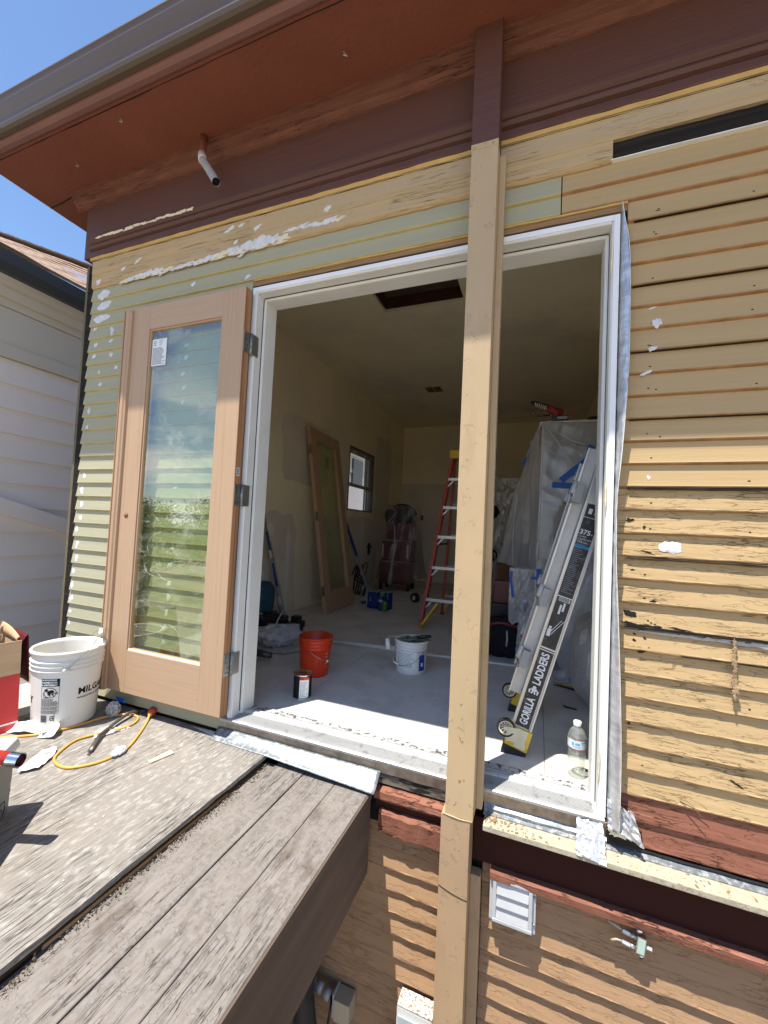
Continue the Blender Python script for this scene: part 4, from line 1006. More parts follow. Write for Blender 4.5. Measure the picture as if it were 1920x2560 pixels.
ob, Ro = pail('orange_bucket', 'empty orange bucket with wire handle on the room floor', (.060, .700, 0), .086, .103, .240, M_orange, ridge=((.72, .004), (.80, .006), (.88, .004)))
tube('wire_handle', [(.020, -.108, .172), (.055, -.110, .150), (.095, -.085, .125), (.112, -.045, .108)], .0018, M_steel, ob, n=7, sub=4)
lathe('handle_grip', [(0, -.006), (.007, -.006), (.007, .006), (0, .006)], M_white, ob, n=12, loc=(.113, -.045, .107))
for a0 in (-2.75, -.42):
    for k, (z0_, z1_) in enumerate(((.05, .165),)):
        vs = [];
        for zz_ in (z0_, z1_):
            for j in range(7):
                a = a0 + j * .07; r_ = Ro(zz_) + .0008; vs.append((r_ * math.cos(a), r_ * math.sin(a), zz_))
        mesh('label_outline', vs, [(j, j + 1, j + 8, j + 7) for j in range(6)], M_orange, ob)
        for zz_ in (.06, .08, .10, .12, .14):
            vs = []
            for z_ in (zz_, zz_ + .006):
                for j in range(5):
                    a = a0 + .08 + j * .05; r_ = Ro(z_) + .0016; vs.append((r_ * math.cos(a), r_ * math.sin(a), z_))
            mesh('label_print', vs, [(j, j + 1, j + 6, j + 5) for j in range(4)], mat('pale_orange_print', (.72, .35, .25), .6), ob)

can = thing('paint_can', 'small black metal can with orange and white label beside orange bucket', 'can', (.176, .372, 0))
lathe('body', [(0, .0), (.050, 0), (.0515, .002), (.050, .004), (.050, .121), (.0515, .123), (.0515, .126), (.0500, .1262), (.048, .1245), (.044, .1215), (.040, .1205), (.0, .1205)],
      [M_blk, M_chrome], can, n=48, fm=[1, 1, 1, 0, 1, 1, 1, 1, 1, 1, 1])
lathe('lid', [(.0, .1212), (.031, .1212), (.033, .1235), (.0385, .1240), (.0400, .1225), (.0400, .1208)], M_chrome, can, n=40)
lathe('lid_panel', [(.0, .1215), (.030, .1215), (.030, .1220), (0, .1222)], mat('painted_red_reflection', (.40, .14, .10), .3, metal=.5), can, n=40)  # red reflection painted into the lid as its own colour
def cyl_patch(name, a0, a1, z0, z1, r, m, par, n=14, th=.0):
    vs = []
    for z in (z0, z1):
        for j in range(n + 1):
            a = a0 + (a1 - a0) * j / n; vs.append((r * math.cos(a), r * math.sin(a), z))
    return mesh(name, vs, [(j, j + 1, j + n + 2, j + n + 1) for j in range(n)], m, par)
aim = math.atan2(-1.59 - .372, 1.357 - .176)
cyl_patch('label', aim - .30, aim + .75, .008, .117, .0504, M_paper, can)
cyl_patch('label_band', aim - .30, aim + .75, .102, .117, .0507, M_orange, can)
for k in range(12):
    cyl_patch('label_print', aim - .22, aim + .2 + .4 * random.Random(k).random(), .016 + k * .0066, .0178 + k * .0066, .0507, M_blueprint, can, n=8)
cyl_patch('label_print', aim - .2, aim + .1, .107, .112, .0510, M_blk, can, n=5)
cyl_patch('bare_seam', aim - 1.35, aim - 1.15, .004, .121, .0506, M_chrome, can, n=4)

wp, Rw = pail('compound_pail', 'white joint compound pail with tray and knife on top', (.590, 1.045, 0), .098, .106, .205, M_white5, ridge=((.78, .005), (.86, .005), (.93, .004)))
lathe('lid', [(0, .2055), (.100, .2055), (.114, .204), (.116, .207), (.114, .211), (.104, .213), (.100, .209), (0, .209)], M_white5, wp, n=48)
am = math.atan2(-1.59 - 1.045, 1.357 - .59)
cyl_patch('label', am - 1.15, am + .35, .045, .150, .1050, M_paper, wp, n=20)
for k in range(11):
    cyl_patch('label_print', am - 1.0, am - .1 + .35 * random.Random(k + 9).random(), .052 + k * .0085, .0545 + k * .0085, .1056, M_blueprint, wp, n=12)
cyl_patch('blue_logo_panel', am + .52, am + .95, .030, .130, .1054, M_blueink if False else mat('royal_blue_print', (.01, .04, .26), .5), wp, n=8)
cyl_patch('logo_mark', am + .66, am + .80, .058, .080, .1060, M_paper, wp, n=4)
hp = [(-.105, -.02, .145), (-.112, -.05, .075), (-.085, -.085, .060), (-.02, -.115, .062), (.05, -.108, .090), (.100, -.04, .150)]
tube('wire_handle', hp, .0016, M_steel, wp, n=6, sub=6)
tube('handle_grip', [(-.112, -.055, .078), (-.085, -.088, .066), (-.050, -.104, .062)], .006, M_white5, wp, n=10)
tr_ = thing('roller_frame', 'white mini paint roller hanging off the compound pail rim', 'paint roller', (.49, 1.00, .215))
tube('roller_sleeve', [(-.045, -.035, -.005), (-.030, -.050, -.070)], .0145, M_white, tr_, n=16)
tube('frame_wire', [(-.045, -.035, -.003), (-.046, -.033, .010), (-.02, -.02, .013), (.05, .0, .006), (.09, .01, .004)], .0025, M_steel, tr_, n=6)
pk = thing('putty_knife', 'black handled putty knife resting on the compound pail lid', 'putty knife', (.63, 1.03, .222))
tube('handle', [(.0, .0, .004), (.03, .006, .012), (.09, .02, .020)], [.009, .011, .010], M_black, pk, n=10)
mesh('blade', [(0, -.006, .004), (0, .008, .004), (-.085, .02, -.006), (-.085, -.035, -.006), (0, -.006, .005), (0, .008, .005), (-.085, .02, -.005), (-.085, -.035, -.005)], [(0, 1, 2, 3), (4, 5, 6, 7), (0, 1, 5, 4), (1, 2, 6, 5), (2, 3, 7, 6), (3, 0, 4, 7)], M_steel, pk)
lv = thing('crumpled_mesh_scrap', 'crumpled grey green mesh scrap lying on the compound pail', 'scrap', (.60, 1.03, .2145))
poly_sheet('scrap', [(-.085, -.04), (-.03, -.075), (.04, -.07), (.085, -.03), (.12, .03), (.05, .05), (-.03, .045), (-.08, .02)], mat('olive_mesh', (.17, .19, .12), .8, var=.4, vs=60, bump=.6, bs=80), lv, thick=.001, z=0, amp=.016, f=26)

# straps of pipe on the floor
pv = thing('pvc_pipe', 'long cream plastic pipe lying across the room floor', 'pipe')
tube('pipe', [(-.26, 1.330, .017), (.40, 1.395, .017), (.462, 1.402, .017)], .0165, M_pvc, pv, n=16)
tube('pipe_coupling', [(.315, 1.386, .0225), (.40, 1.395, .0225)], .0215, M_white, pv, n=16)
ss = thing('white_strip', 'thin white trim strip on the floor behind the ladder', 'trim strip')
box('strip', (0, -.012, 0), (.78, .012, .012), M_white, ss, loc=(.60, 1.435, .0), rot=(0, 0, .10))

# stepladder
sl = thing('stepladder', 'red fibreglass stepladder with yellow top and foot braces', 'ladder', (.335, 2.184, 0))
HT, TL = 1.80, .33        # height, lean of the front legs
def fleg(z): return (.145 * z / HT, .50 * z / HT)
def rail_geo(p, q, w, d):
    p, q = Vector(p), Vector(q); ax_ = (q - p).normalized(); sx = Vector((1, 0, 0)); sx = (sx - ax_ * sx.dot(ax_)).normalized(); sy = ax_.cross(sx)
    vs = []
    for c in (p, q):
        for a, b in ((-w, -d), (w, -d), (w, d), (-w, d)): vs.append(c + sx * a + sy * b)
    return vs, [(0, 1, 2, 3), (4, 5, 6, 7), (0, 1, 5, 4), (1, 2, 6, 5), (2, 3, 7, 6), (3, 0, 4, 7)]
WB, WT = .50, .30
for sx_ in (0, 1):
    x0_ = sx_ * WB; x1_ = .145 + sx_ * (WB - .29)
    mesh('front_rail', *rail_geo((x0_, 0, 0), (x1_, .50, HT - .09), .014, .036), M_redl, sl)
    x0b = .03 + sx_ * (WB - .06); x1b = .150 + sx_ * (WB - .30)
    mesh('rear_rail', *rail_geo((x0b, .80, 0), (x1b, .60, HT - .09), .012, .018), M_redl, sl)
    mesh('foot_pad', *boxgeo((x0_ - .02, -.03, 0), (x0_ + .02, .03, .03)), M_yelp, sl)
    mesh('rear_foot_pad', *boxgeo((x0b - .016, .78, 0), (x0b + .016, .82, .03)), M_black, sl)
box('top_cap', (.115, .46, HT - .09), (.385, .68, HT), M_yelp, sl, bev=.008)
text('cap_emblem', 'G', .05, M_black, lambda u, v: (.30 + u, .4585, HT - .07 + v), sl, bold=.002)
for k in range(5):
    z = .285 + k * .300
    xo, yo = fleg(z)
    w_ = WB - (.29) * z / HT
    st_ = mesh('step', *boxgeo((xo + .012, yo - .040, z - .024), (xo + w_ - .012, yo + .045, z + .004)), M_alu, sl)
    for e in (xo + .012, xo + w_ - .012):
        s_ = 1 if e < .25 else -1
        mesh('step_brace', *rail_geo((e, yo - .035, z - .085), (e + s_ * .055, yo - .035, z - .026), .006, .006), M_alu, sl)
for k in range(4):
    z = .20 + k * .34; t_ = z / HT
    mesh('rear_bar', *boxgeo((.03 + .12 * t_, .80 - .2 * t_, z), (.47 - .12 * t_, .80 - .2 * t_ + .02, z + .022)), M_alu2, sl)
mesh('yellow_brace', *rail_geo((.018, -.008, .035), (.150, .085, .250), .010, .026), M_yelp, sl)
mesh('yellow_brace', *rail_geo((.055, .79, .03), (.13, .775, .17), .008, .018), M_yelp, sl)
mesh('spreader', *rail_geo((.075, .30, .80), (.085, .70, .80), .004, .010), M_black, sl)
for k in range(14):
    z = .12 + k * .115; xo, yo = fleg(z)
    lathe('rivet', [(0, 0), (.004, 0), (.003, .002), (0, .0025)], M_alu, sl, n=8, loc=(xo - .002 + (.006 if k % 2 else -.004), yo - .040, z)).rotation_euler = (math.pi / 2, 0, 0)

# aluminium multi-position ladder leaning to the right
gl_ = thing('aluminium_ladder', 'folded aluminium ladder with black printed rail leaning inside the doorway', 'ladder', (0, 0, 0))
dv = Vector((.262, 0, .965)).normalized(); nv = Vector((dv.z, 0, -dv.x))       # along the rail, across its face (to the right)
def RL(base, s, t, y): return Vector((base + dv.x * s + nv.x * t, y, dv.z * s + nv.z * t + .0))
def rail(name, base, y0, y1, s0, s1, t0, t1, m):
    vs = [RL(base, s, t, y) for s in (s0, s1) for (t, y) in ((t0, y0), (t1, y0), (t1, y1), (t0, y1))]
    return mesh(name, vs, [(0, 1, 2, 3), (4, 5, 6, 7), (0, 1, 5, 4), (1, 2, 6, 5), (2, 3, 7, 6), (3, 0, 4, 7)], m, gl_)
B0 = 1.283
YN, YF = .278, .745
# near outer rail: web and two flanges
r_ = rail('rail', B0, YN + .004, YN + .012, .02, 1.93, -.034, .034, M_alu)
rail('rail_flange', B0, YN - .004, YN + .030, .05, 1.93, -.0415, -.0345, M_alu); rail('rail_flange', B0, YN - .004, YN + .030, .05, 1.93, .0345, .0415, M_alu)
r_ = rail('rail', B0, YF - .012, YF - .004, .02, 1.93, -.034, .034, M_alu2)
rail('rail_flange', B0, YF - .030, YF + .004, .05, 1.93, -.0415, -.0345, M_alu); rail('rail_flange', B0, YF - .030, YF + .004, .05, 1.93, .0345, .0415, M_alu)
# folded second section, on the left of the first
for yy_ in (YN + .02, YF - .05):
    rail('second_section_rail', B0, yy_ + .01, yy_ + .028, .24, 1.34, -.086, -.046, M_alu2); rail('second_rail_edge', B0, yy_ + .004, yy_ + .012, .24, 1.34, -.093, -.0865, M_alu)
for k in range(6):
    s = .30 + k * .285
    tube('rung', [RL(B0, s, .0, YN + .01), RL(B0, s, .0, YF - .01)], .015, M_alu, gl_, n=10)
    if k < 4: tube('rung', [RL(B0, s + .04, -.066, YN + .05), RL(B0, s + .04, -.066, YF - .03)], .014, M_alu2, gl_, n=10)
for s in (.40, .68, 1.14):
    for yy_ in (YN - .006, YF - .026):
        vs = [RL(B0, s + a, t, y) for a in (-.038, .038) for (t, y) in ((-.088, yy_), (-.058, yy_), (-.058, yy_ + .03), (-.088, yy_ + .03))]
        mesh('rail_lock', vs, [(0, 1, 2, 3), (4, 5, 6, 7), (0, 1, 5, 4), (1, 2, 6, 5), (2, 3, 7, 6), (3, 0, 4, 7)], M_grey, gl_)
        tube('lock_lever', [RL(B0, s - .045, -.090, yy_ + .012), RL(B0, s + .0, -.104, yy_ + .012), RL(B0, s + .05, -.098, yy_ + .012)], .010, M_alu2, gl_, n=10)
# feet, worn yellow caps
for y0_, y1_ in ((YN - .008, YN + .036), (YF - .036, YF + .008)):
    rail('foot_cap', B0, y0_, y1_, .030, .118, -.047, .047, M_yelp)
    rail('foot_sole', B0, y0_ - .002, y1_ + .002, -.012, .030, -.050, .048, M_black)
for a, b, c, d in ((.050, .116, -.030, .030), (.036, .060, -.010, .036)): rail('worn_patch', B0, YN - .0100 - a * .01, YN - .0085, a, b, c, d, M_creamp)
# printed label on the near rail
YLb = YN + .0032
def SM(s): return .136 + (s - .175) * .645 if s < .712 else .475 + (s - .715) * .73
def lab(s0, s1, t0, t1, m, d=0.0, nm='rail_label'):
    s0, s1 = SM(s0), (SM(s1) if s1 < 1.9 else SM(1.56) + .02)
    vs = [RL(B0, s, t, YLb - d) for s, t in ((s0, t0), (s0, t1), (s1, t1), (s1, t0))]
    return mesh(nm, vs, [(0, 1, 2, 3)], m, gl_)
lab(.155, .700, -.029, .029, M_blabel); lab(.715, 1.93, -.029, .029, M_blabel)
lab(.145, .152, -.029, .029, M_white, .0004, 'label_stripe'); lab(.686, .692, -.029, .029, M_white, .0006, 'label_stripe'); lab(.700, .710, -.029, .029, M_white, .0004, 'label_stripe')
def lt(body, size, s0, t0, m=M_paper, bold=.0012, sp=1.0, maxw=None, d=.0009):
    # lettering that runs up the rail
    text('label_lettering', body, size, m, lambda u, v: RL(B0, SM(s0) + u, t0 - v, YLb - d), gl_, bold=bold, spacing=sp, maxw=maxw)
lt('GORILLA', .044, .175, .015, bold=.0012, maxw=.120); lt('LADDERS', .044, .455, .015, bold=.0012, maxw=.140)
# ape-like badge between the words
def bpoly(pts, nm='label_badge'): mesh(nm, [RL(B0, .290 + (s - .420) * .70, t * .85, YLb - .0010) for s, t in pts], [tuple(range(len(pts)))], M_paper, gl_)
bpoly([(.438 + .0085 * math.cos(k * .628), -.001 + .0085 * math.sin(k * .628)) for k in range(10)])
bpoly([(.432, -.012), (.432, .012), (.418, .016), (.412, .004), (.412, -.004), (.418, -.016)])
bpoly([(.428, -.011), (.418, -.024), (.398, -.022), (.398, -.016), (.414, -.016), (.420, -.010)]); bpoly([(.428, .011), (.418, .024), (.398, .022), (.398, .016), (.414, .016), (.420, .010)])
bpoly([(.413, -.008), (.413, -.001), (.398, -.004), (.398, -.012)]); bpoly([(.413, .001), (.413, .008), (.398, .012), (.398, .004)])
# small worker on a ladder pictogram
for s0_, t0_, s1_, t1_, w_ in ((.80, -.020, .90, .016, .0022), (.80, -.010, .90, .026, .0022)):
    s0_, s1_ = SM(s0_), SM(s1_)
    vs = [RL(B0, s0_, t0_, YLb - .0009), RL(B0, s0_, t0_ + w_, YLb - .0009), RL(B0, s1_, t1_ + w_, YLb - .0009), RL(B0, s1_, t1_, YLb - .0009)]
    mesh('pictogram', vs, [(0, 1, 2, 3)], M_paper, gl_)
lab(.79, .835, -.024, -.010, M_paper, .001, 'pictogram'); lab(.838, .850, -.022, -.012, M_paper, .001, 'pictogram')
lab(.93, .985, -.008, .000, M_paper, .001, 'pictogram'); lab(.95, 1.00, .004, .012, M_paper, .001, 'pictogram')
for k in range(13): lab(1.06 + k * .011, 1.0635 + k * .011, -.024, -.024 + random.Random(k).uniform(.02, .046), M_blueprint, .0009, 'small_print')
lab(1.030, 1.036, -.029, .029, M_paper, .0009, 'label_stripe'); lab(1.006, 1.026, -.020, .024, M_paper, .0009, 'barcode_panel')
for k in range(9): lab(1.008, 1.024, -.018 + k * .0044, -.0158 + k * .0044 + (.0008 if k % 2 else 0), M_blk, .0014, 'barcode')
for k in range(16): lab(1.045 + k * .011 + .16, 1.0485 + k * .011 + .16, -.024, -.024 + random.Random(k + 40).uniform(.015, .046), M_blueprint, .0009, 'small_print')
lab(1.330, 1.346, -.029, .029, mat('label_blue_band', (.03, .32, .62), .5), .0009, 'label_band')
text('label_lettering', '375', .028, M_paper, lambda u, v: RL(B0, .982 + v - .0, -.026 + u, YLb - .0012), gl_, bold=.0008)
text('label_lettering', 'lb', .010, M_paper, lambda u, v: RL(B0, .984 + v, .018 + u, YLb - .0012), gl_)
text('label_lettering', 'LOAD', .011, M_paper, lambda u, v: RL(B0, .969 + v, -.025 + u, YLb - .0012), gl_)
text('label_lettering', 'CAPACITY', .011, M_paper, lambda u, v: RL(B0, .957 + v, -.025 + u, YLb - .0012), gl_)
text('label_lettering', 'TYPE IAA', .010, M_paper, lambda u, v: RL(B0, .945 + v, -.025 + u, YLb - .0012), gl_)
lab(1.506, 1.509, -.029, .029, M_paper, .0009, 'label_stripe')
lab(1.53, 1.56, -.018, -.004, M_paper, .001, 'pictogram'); lab(1.53, 1.56, .006, .020, M_paper, .001, 'pictogram')
# wheels at the feet
def wheel(c, r, nm='wheel'):
    w = bpy.data.objects.new(nm, None); COL.objects.link(w); w.parent = gl_; w.location = c; w.rotation_euler = (math.pi / 2, 0, .12)
    lathe('tyre', [(r * .80, -.010), (r * .97, -.011), (r, -.006), (r, .006), (r * .97, .011), (r * .80, .010), (r * .80, -.010)], M_black, w, n=32, closed=True)
    lathe('wheel_rim', [(r * .66, -.007), (r * .80, -.009), (r * .80, .009), (r * .66, .007), (r * .66, -.007)], M_creamp, w, n=32, closed=True)
    lathe('hub', [(0, -.012), (r * .2, -.012), (r * .22, .012), (0, .012)], M_creamp, w, n=16)
    for k in range(10):
        a = k * math.pi / 5
        tube('spoke', [(r * .18 * math.cos(a), r * .18 * math.sin(a), 0), (r * .70 * math.cos(a), r * .70 * math.sin(a), 0)], r * .055, M_creamp, w, n=6)
wheel((1.251, .262, .112), .038); wheel((1.238, .705, .110), .038)
mesh('wheel_bracket', *boxgeo((1.255, .255, .060), (1.300, .277, .118)), M_creamp, gl_)

# water bottle on the sill
wbt = thing('water_bottle', 'clear water bottle with white cap on the door sill', 'bottle', (1.524, .224, .0))
prof = [(0, .004), (.020, 0), (.030, .004), (.0325, .012)]
for k in range(6):
    z = .020 + k * .015; prof += [(.0325, z), (.0335, z + .005), (.0312, z + .011)]
prof += [(.033, .114), (.033, .150), (.0318, .158), (.026, .174), (.016, .186), (.0125, .190), (.0125, .194)]
pin = [(max(r - .0006, 0), z) for r, z in reversed(prof)]
M_bot = bpy.data.materials.new('bottle_plastic'); M_bot.use_nodes = True
_n = M_bot.node_tree.nodes; _l = M_bot.node_tree.links; _n.clear()
_o = _n.new('ShaderNodeOutputMaterial'); _T = _n.new('ShaderNodeBsdfTransparent'); _G = _n.new('ShaderNodeBsdfGlossy'); _D = _n.new('ShaderNodeBsdfDiffuse')
_T.inputs[0].default_value = (.93, .95, .92, 1); _G.inputs['Roughness'].default_value = .06; _D.inputs[0].default_value = (.8, .82, .74, 1)
_a = _n.new('ShaderNodeMixShader'); _a.inputs[0].default_value = .16; _b = _n.new('ShaderNodeMixShader'); _b.inputs[0].default_value = .13
_l.new(_T.outputs[0], _a.inputs[1]); _l.new(_G.outputs[0], _a.inputs[2]); _l.new(_a.outputs[0], _b.inputs[1]); _l.new(_D.outputs[0], _b.inputs[2]); _l.new(_b.outputs[0], _o.inputs['Surface'])
lathe('bottle_wall', prof, M_bot, wbt, n=40, closed=True, dent=.03)
lathe('water', [(0, .006), (.029, .006), (.0315, .014), (.0305, .060), (.0315, .105), (.0312, .146), (0, .146)], M_water, wbt, n=32)
lathe('cap', [(0, .193), (.0145, .193), (.0150, .196), (.0150, .208), (.0135, .2105), (0, .2105)], M_white2, wbt, n=28)
a_ = math.atan2(-1.59 - .224, 1.357 - 1.524)
cyl_patch('label', a_ - 1.9, a_ + 1.9, .112, .151, .0340, mat('bottle_label', (.62, .68, .68), .5, var=.2, vs=60, col2=(.10, .42, .66), c2=(.55, .6), c2s=40), wbt, n=30)
for z in (.113, .149): cyl_patch('label_edge', a_ - 1.9, a_ + 1.9, z, z + .0022, .0343, M_redink, wbt, n=30)
cyl_patch('label_print', a_ - .55, a_ - .30, .128, .140, .0344, M_blueink, wbt, n=5); cyl_patch('label_print', a_ - .18, a_ + .30, .130, .138, .0344, M_blueink, wbt, n=6); cyl_patch('label_print', a_ - .5, a_ + .3, .122, .1245, .0344, M_blueink, wbt, n=6)

# wrapped cabinet
def drape(name, cx0, cx1, cy0, cy1, zt, zb_, m, par, flare=.05, amp=.02, seed=0, nu=120, nv=50, closed_top=True):
    per = [(cx0, cy0), (cx1, cy0), (cx1, cy1), (cx0, cy1)]
    def pt(u):
        u = (u % 1) * 4; i = int(u) % 4; t = u - int(u); a, b = per[i], per[(i + 1) % 4]
        return Vector((a[0] + (b[0] - a[0]) * t, a[1] + (b[1] - a[1]) * t, 0))
    mid = Vector(((cx0 + cx1) / 2, (cy0 + cy1) / 2, 0))
    vs, fs = [], []
    for j in range(nv + 1):
        v = j / nv
        for i in range(nu):
            u = i / nu
            p = pt(u); d = (p - mid); d.normalize()
            rg = lambda a, b, c: 1 - 2.4 * abs(noise.noise(Vector((a, b, c))))
            fold = .8 * noise.noise(Vector((u * 14 + seed, v * 1.2, seed))) + .45 * rg(u * 22 + v * 5, v * 2.5, seed * 2) + .30 * rg(u * 12 - v * 9, v * 8, seed * 3)
            q = p + d * (.012 + flare * v * v + amp * (.35 + v) * fold)
            q.z = zt + (zb_ - zt) * v + .03 * v * noise.noise(Vector((u * 14, seed, 1)))
            vs.append(q)
    for j in range(nv):
        for i in range(nu):
            i2 = (i + 1) % nu
            fs.append((j * nu + i, j * nu + i2, (j + 1) * nu + i2, (j + 1) * nu + i))
    if closed_top: fs.append(tuple(range(nu)))
    return mesh(name, vs, fs, m, par, smooth=False)
wc = thing('wrapped_cabinet', 'tall cabinet shrouded in clear plastic sheeting and blue tape', 'cabinet', (0, 0, 0))
CX0, CX1, CY0, CY1, CZ = 1.385, 1.98, 1.72, 2.38, 1.79
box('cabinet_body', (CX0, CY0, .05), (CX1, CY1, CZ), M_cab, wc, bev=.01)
drape('plastic_sheet', CX0 - .008, CX1 + .02, CY0 - .008, CY1 + .01, CZ + .012, .08, M_film, wc, flare=.055, amp=.022, seed=2, nu=220, nv=90, closed_top=True)
tube('sheet_corner_fold', [(CX0 - .02, CY0 - .02, CZ + .012), (CX0 - .024, CY0 - .03, 1.3), (CX0 - .03, CY0 - .045, .75)], .008, M_filmw, wc, n=8, sub=5)
tube('sheet_top_fold', [(CX0 - .03, CY0 - .02, CZ - .01), (CX0 - .02, CY0 - .028, CZ + .012), (1.6, CY0 - .026, CZ + .010), (1.98, CY0 - .024, CZ + .008)], .007, M_filmw, wc, n=8, sub=4)
def tape(pts, w, nm='blue_tape', par=wc, y=CY0 - .05):
    vs = []
    a, b = Vector((pts[0][0], y, pts[0][1])), Vector((pts[1][0], y, pts[1][1])); d = (b - a).normalized(); n_ = Vector((-d.z, 0, d.x)) * w
    N = 14
    for i in range(N + 1):
        c = a.lerp(b, i / N); j = .004 * noise.noise(Vector((i * .7, w * 90, a.x)))
        vs += [c + n_ + Vector((0, j, 0)), c - n_ + Vector((0, -j, 0))]
    return mesh(nm, vs, [(2 * i, 2 * i + 2, 2 * i + 3, 2 * i + 1) for i in range(N)], M_btape, par)
tape([(1.750, 1.572), (1.500, 1.352)], .022); tape([(1.440, 1.320), (1.710, 1.308)], .020, y=CY0 - .053); tape([(1.672, 1.596), (1.765, 1.555)], .020, y=CY0 - .056)
tape([(1.205, 1.56), (1.262, 1.63)], .020, y=2.2)
tube('sheet_crease', [(1.372, CY0 - .035, 1.78), (1.50, CY0 - .040, 1.60), (1.60, CY0 - .045, 1.44), (1.66, CY0 - .048, 1.33)], .0045, M_filmw, wc, n=6, sub=5)
tube('sheet_crease', [(1.46, CY0 - .035, 1.72), (1.56, CY0 - .040, 1.655), (1.66, CY0 - .045, 1.615)], .004, M_filmw, wc, n=6, sub=5)
tube('sheet_crease', [(1.40, CY0 - .035, 1.60), (1.52, CY0 - .042, 1.50), (1.60, CY0 - .045, 1.40)], .003, M_filmw, wc, n=6, sub=5)
tube('sheet_crease', [(1.18, 2.0, 1.28), (1.16, 1.95, .95), (1.17, 1.85, .70)], .004, M_filmw, wc, n=6, sub=5)
tube('sheet_side_fold', [(1.352, 1.72, 1.80), (1.30, 1.95, 1.72), (1.24, 2.2, 1.63)], .012, M_filmw, wc, n=7, sub=5)
def wing(u, v):
    a = Vector((1.345, 1.73, 1.78)).lerp(Vector((1.25, 2.25, 1.66)), u); b = Vector((1.345, 1.66, .66)).lerp(Vector((1.04, 2.0, .70)), u)
    p = a.lerp(b, v ** 1.1)
    p.x += .020 * math.sin(u * 22 + v * 3) * (1 - .3 * v) + .02 * noise.noise(Vector((u * 5, v * 4, 2))); p.y += .02 * noise.noise(Vector((u * 6, v * 6, 5)))
    return p
sheet('sheet_wing', wing, 40, 30, M_film, wc, smooth=False)
# drill driver and black round speaker on top of the cabinet
M_drill = mat('dull_red_plastic', (.22, .012, .012), .5)
dr = thing('cordless_drill', 'red and black cordless drill lying on top of the wrapped cabinet', 'drill', (1.465, 1.70, CZ + .016)); dr.scale = (1.25, 1.25, 1.25)
box('battery', (-.035, -.03, .0), (.060, .04, .026), M_black, dr, bev=.004)
box('battery_print', (-.002, -.0312, .006), (.052, -.0305, .020), M_grey, dr)
tube('grip', [(.00, .0, .024), (-.012, .0, .048), (-.022, .0, .060)], [.026, .022, .018], M_drill, dr, n=12)
tube('motor_housing', [(.030, .0, .048), (-.03, .0, .068), (-.060, .0, .088)], [.020, .024, .020], M_drill, dr, n=14)
tube('chuck', [(-.058, .0, .088), (-.13, .0, .118), (-.155, .0, .128)], [.017, .015, .009], M_black, dr, n=14)
for k in range(6): box('chuck_tooth', (-.0016, -.020, -.012), (.0016, .0, .012), M_white, dr, loc=(-.066 - k * .012, -.004, .080 + k * .0045), rot=(0, -.2, 0))
for k in range(3): tube('loose_wire', [(-.07 - k * .02, -.01, .085), (-.10 - k * .03, -.02, .050), (-.055 - k * .03, -.02, .030), (-.04, -.01, .040)], .002, M_black, dr, n=5, sub=5)
sk = thing('round_black_pot', 'round black object at the back of the cabinet top', 'pot', (1.735, 1.96, CZ + .016))
lathe('shell', [(0, 0), (.055, 0), (.062, .03), (.055, .065), (.036, .088), (0, .096)], M_black, sk, n=28)

# smaller wrapped box with blue tape in front of the cabinet
sb = thing('wrapped_box', 'small plastic wrapped unit edged with blue tape beside the ladder', 'wrapped box', (0, 0, 0))
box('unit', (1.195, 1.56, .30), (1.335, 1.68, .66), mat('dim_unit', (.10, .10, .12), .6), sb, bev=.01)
drape('plastic_sheet', 1.18, 1.345, 1.535, 1.685, .69, .30, M_film, sb, flare=-.01, amp=.012, seed=11, nu=60, nv=26)
drape('plastic_sheet', 1.25, 1.325, 1.545, 1.62, .36, .05, M_film, sb, flare=.01, amp=.012, seed=21, nu=30, nv=16, closed_top=False)
def vtape(name, pts, w, y):
    vs = []
    for i, (x, z) in enumerate(pts): vs += [(x - w, y, z), (x + w, y - .002, z)]
    return mesh(name, vs, [(2 * i, 2 * i + 2, 2 * i + 3, 2 * i + 1) for i in range(len(pts) - 1)], M_btape, sb)
vtape('blue_tape', [(1.366, .70), (1.372, .60), (1.374, .50), (1.370, .40), (1.362, .29)], .017, 1.512)
vtape('blue_tape', [(1.398, .62), (1.400, .50), (1.402, .44)], .008, 1.540)
vtape('blue_tape', [(1.182, .67), (1.178, .60), (1.192, .53), (1.196, .48)], .009, 1.512)
mesh('blue_tape', [(1.315, 1.510, .642), (1.360, 1.510, .642), (1.360, 1.510, .620), (1.318, 1.510, .620)], [(0, 1, 2, 3)], M_btape, sb)
blob('blue_tape', 1.300, .255, .014, .018, M_btape, None, seed=2, parent=sb, yoff=1.515)
box('edge_strip', (1.344, 1.518, .06), (1.350, 1.526, .68), M_pvc, sb)

# red and black tool bag in the shade
tb = thing('tool_bag', 'black tool bag with red trim on the floor left of the ladder', 'bag', (1.13, 1.72, 0))
def bagfn(u, v):
    a = u * 2 * math.pi; s = math.sin(v * math.pi) ** .6
    r = 1 + .12 * noise.noise(Vector((math.cos(a) * 2, math.sin(a) * 2, v * 4)))
    return (.19 * math.cos(a) * s * r, .13 * math.sin(a) * s * r, .15 + .15 * math.cos(v * math.pi) * -1 * r)
sheet('bag_body', bagfn, 32, 18, mat('black_cloth', (.018, .017, .02), .8, var=.4), tb)
tube('red_trim', [(-.15, -.10, .03), (-.17, -.09, .12), (-.13, -.10, .22), (-.02, -.12, .27), (.10, -.11, .25)], .014, M_chest, tb, n=8, sub=4)
blob('red_panel', -.145, .10, .045, .085, M_redpl, None, seed=5, parent=tb, yoff=-.118)
tube('zip_pull', [(.03, -.135, .22), (.035, -.150, .16), (.03, -.152, .11)], .006, M_rag, tb, n=6)
dsx = thing('stacked_cases', 'dark tool cases stacked in shade between post and wrapped box', 'case stack', (0, 0, 0))
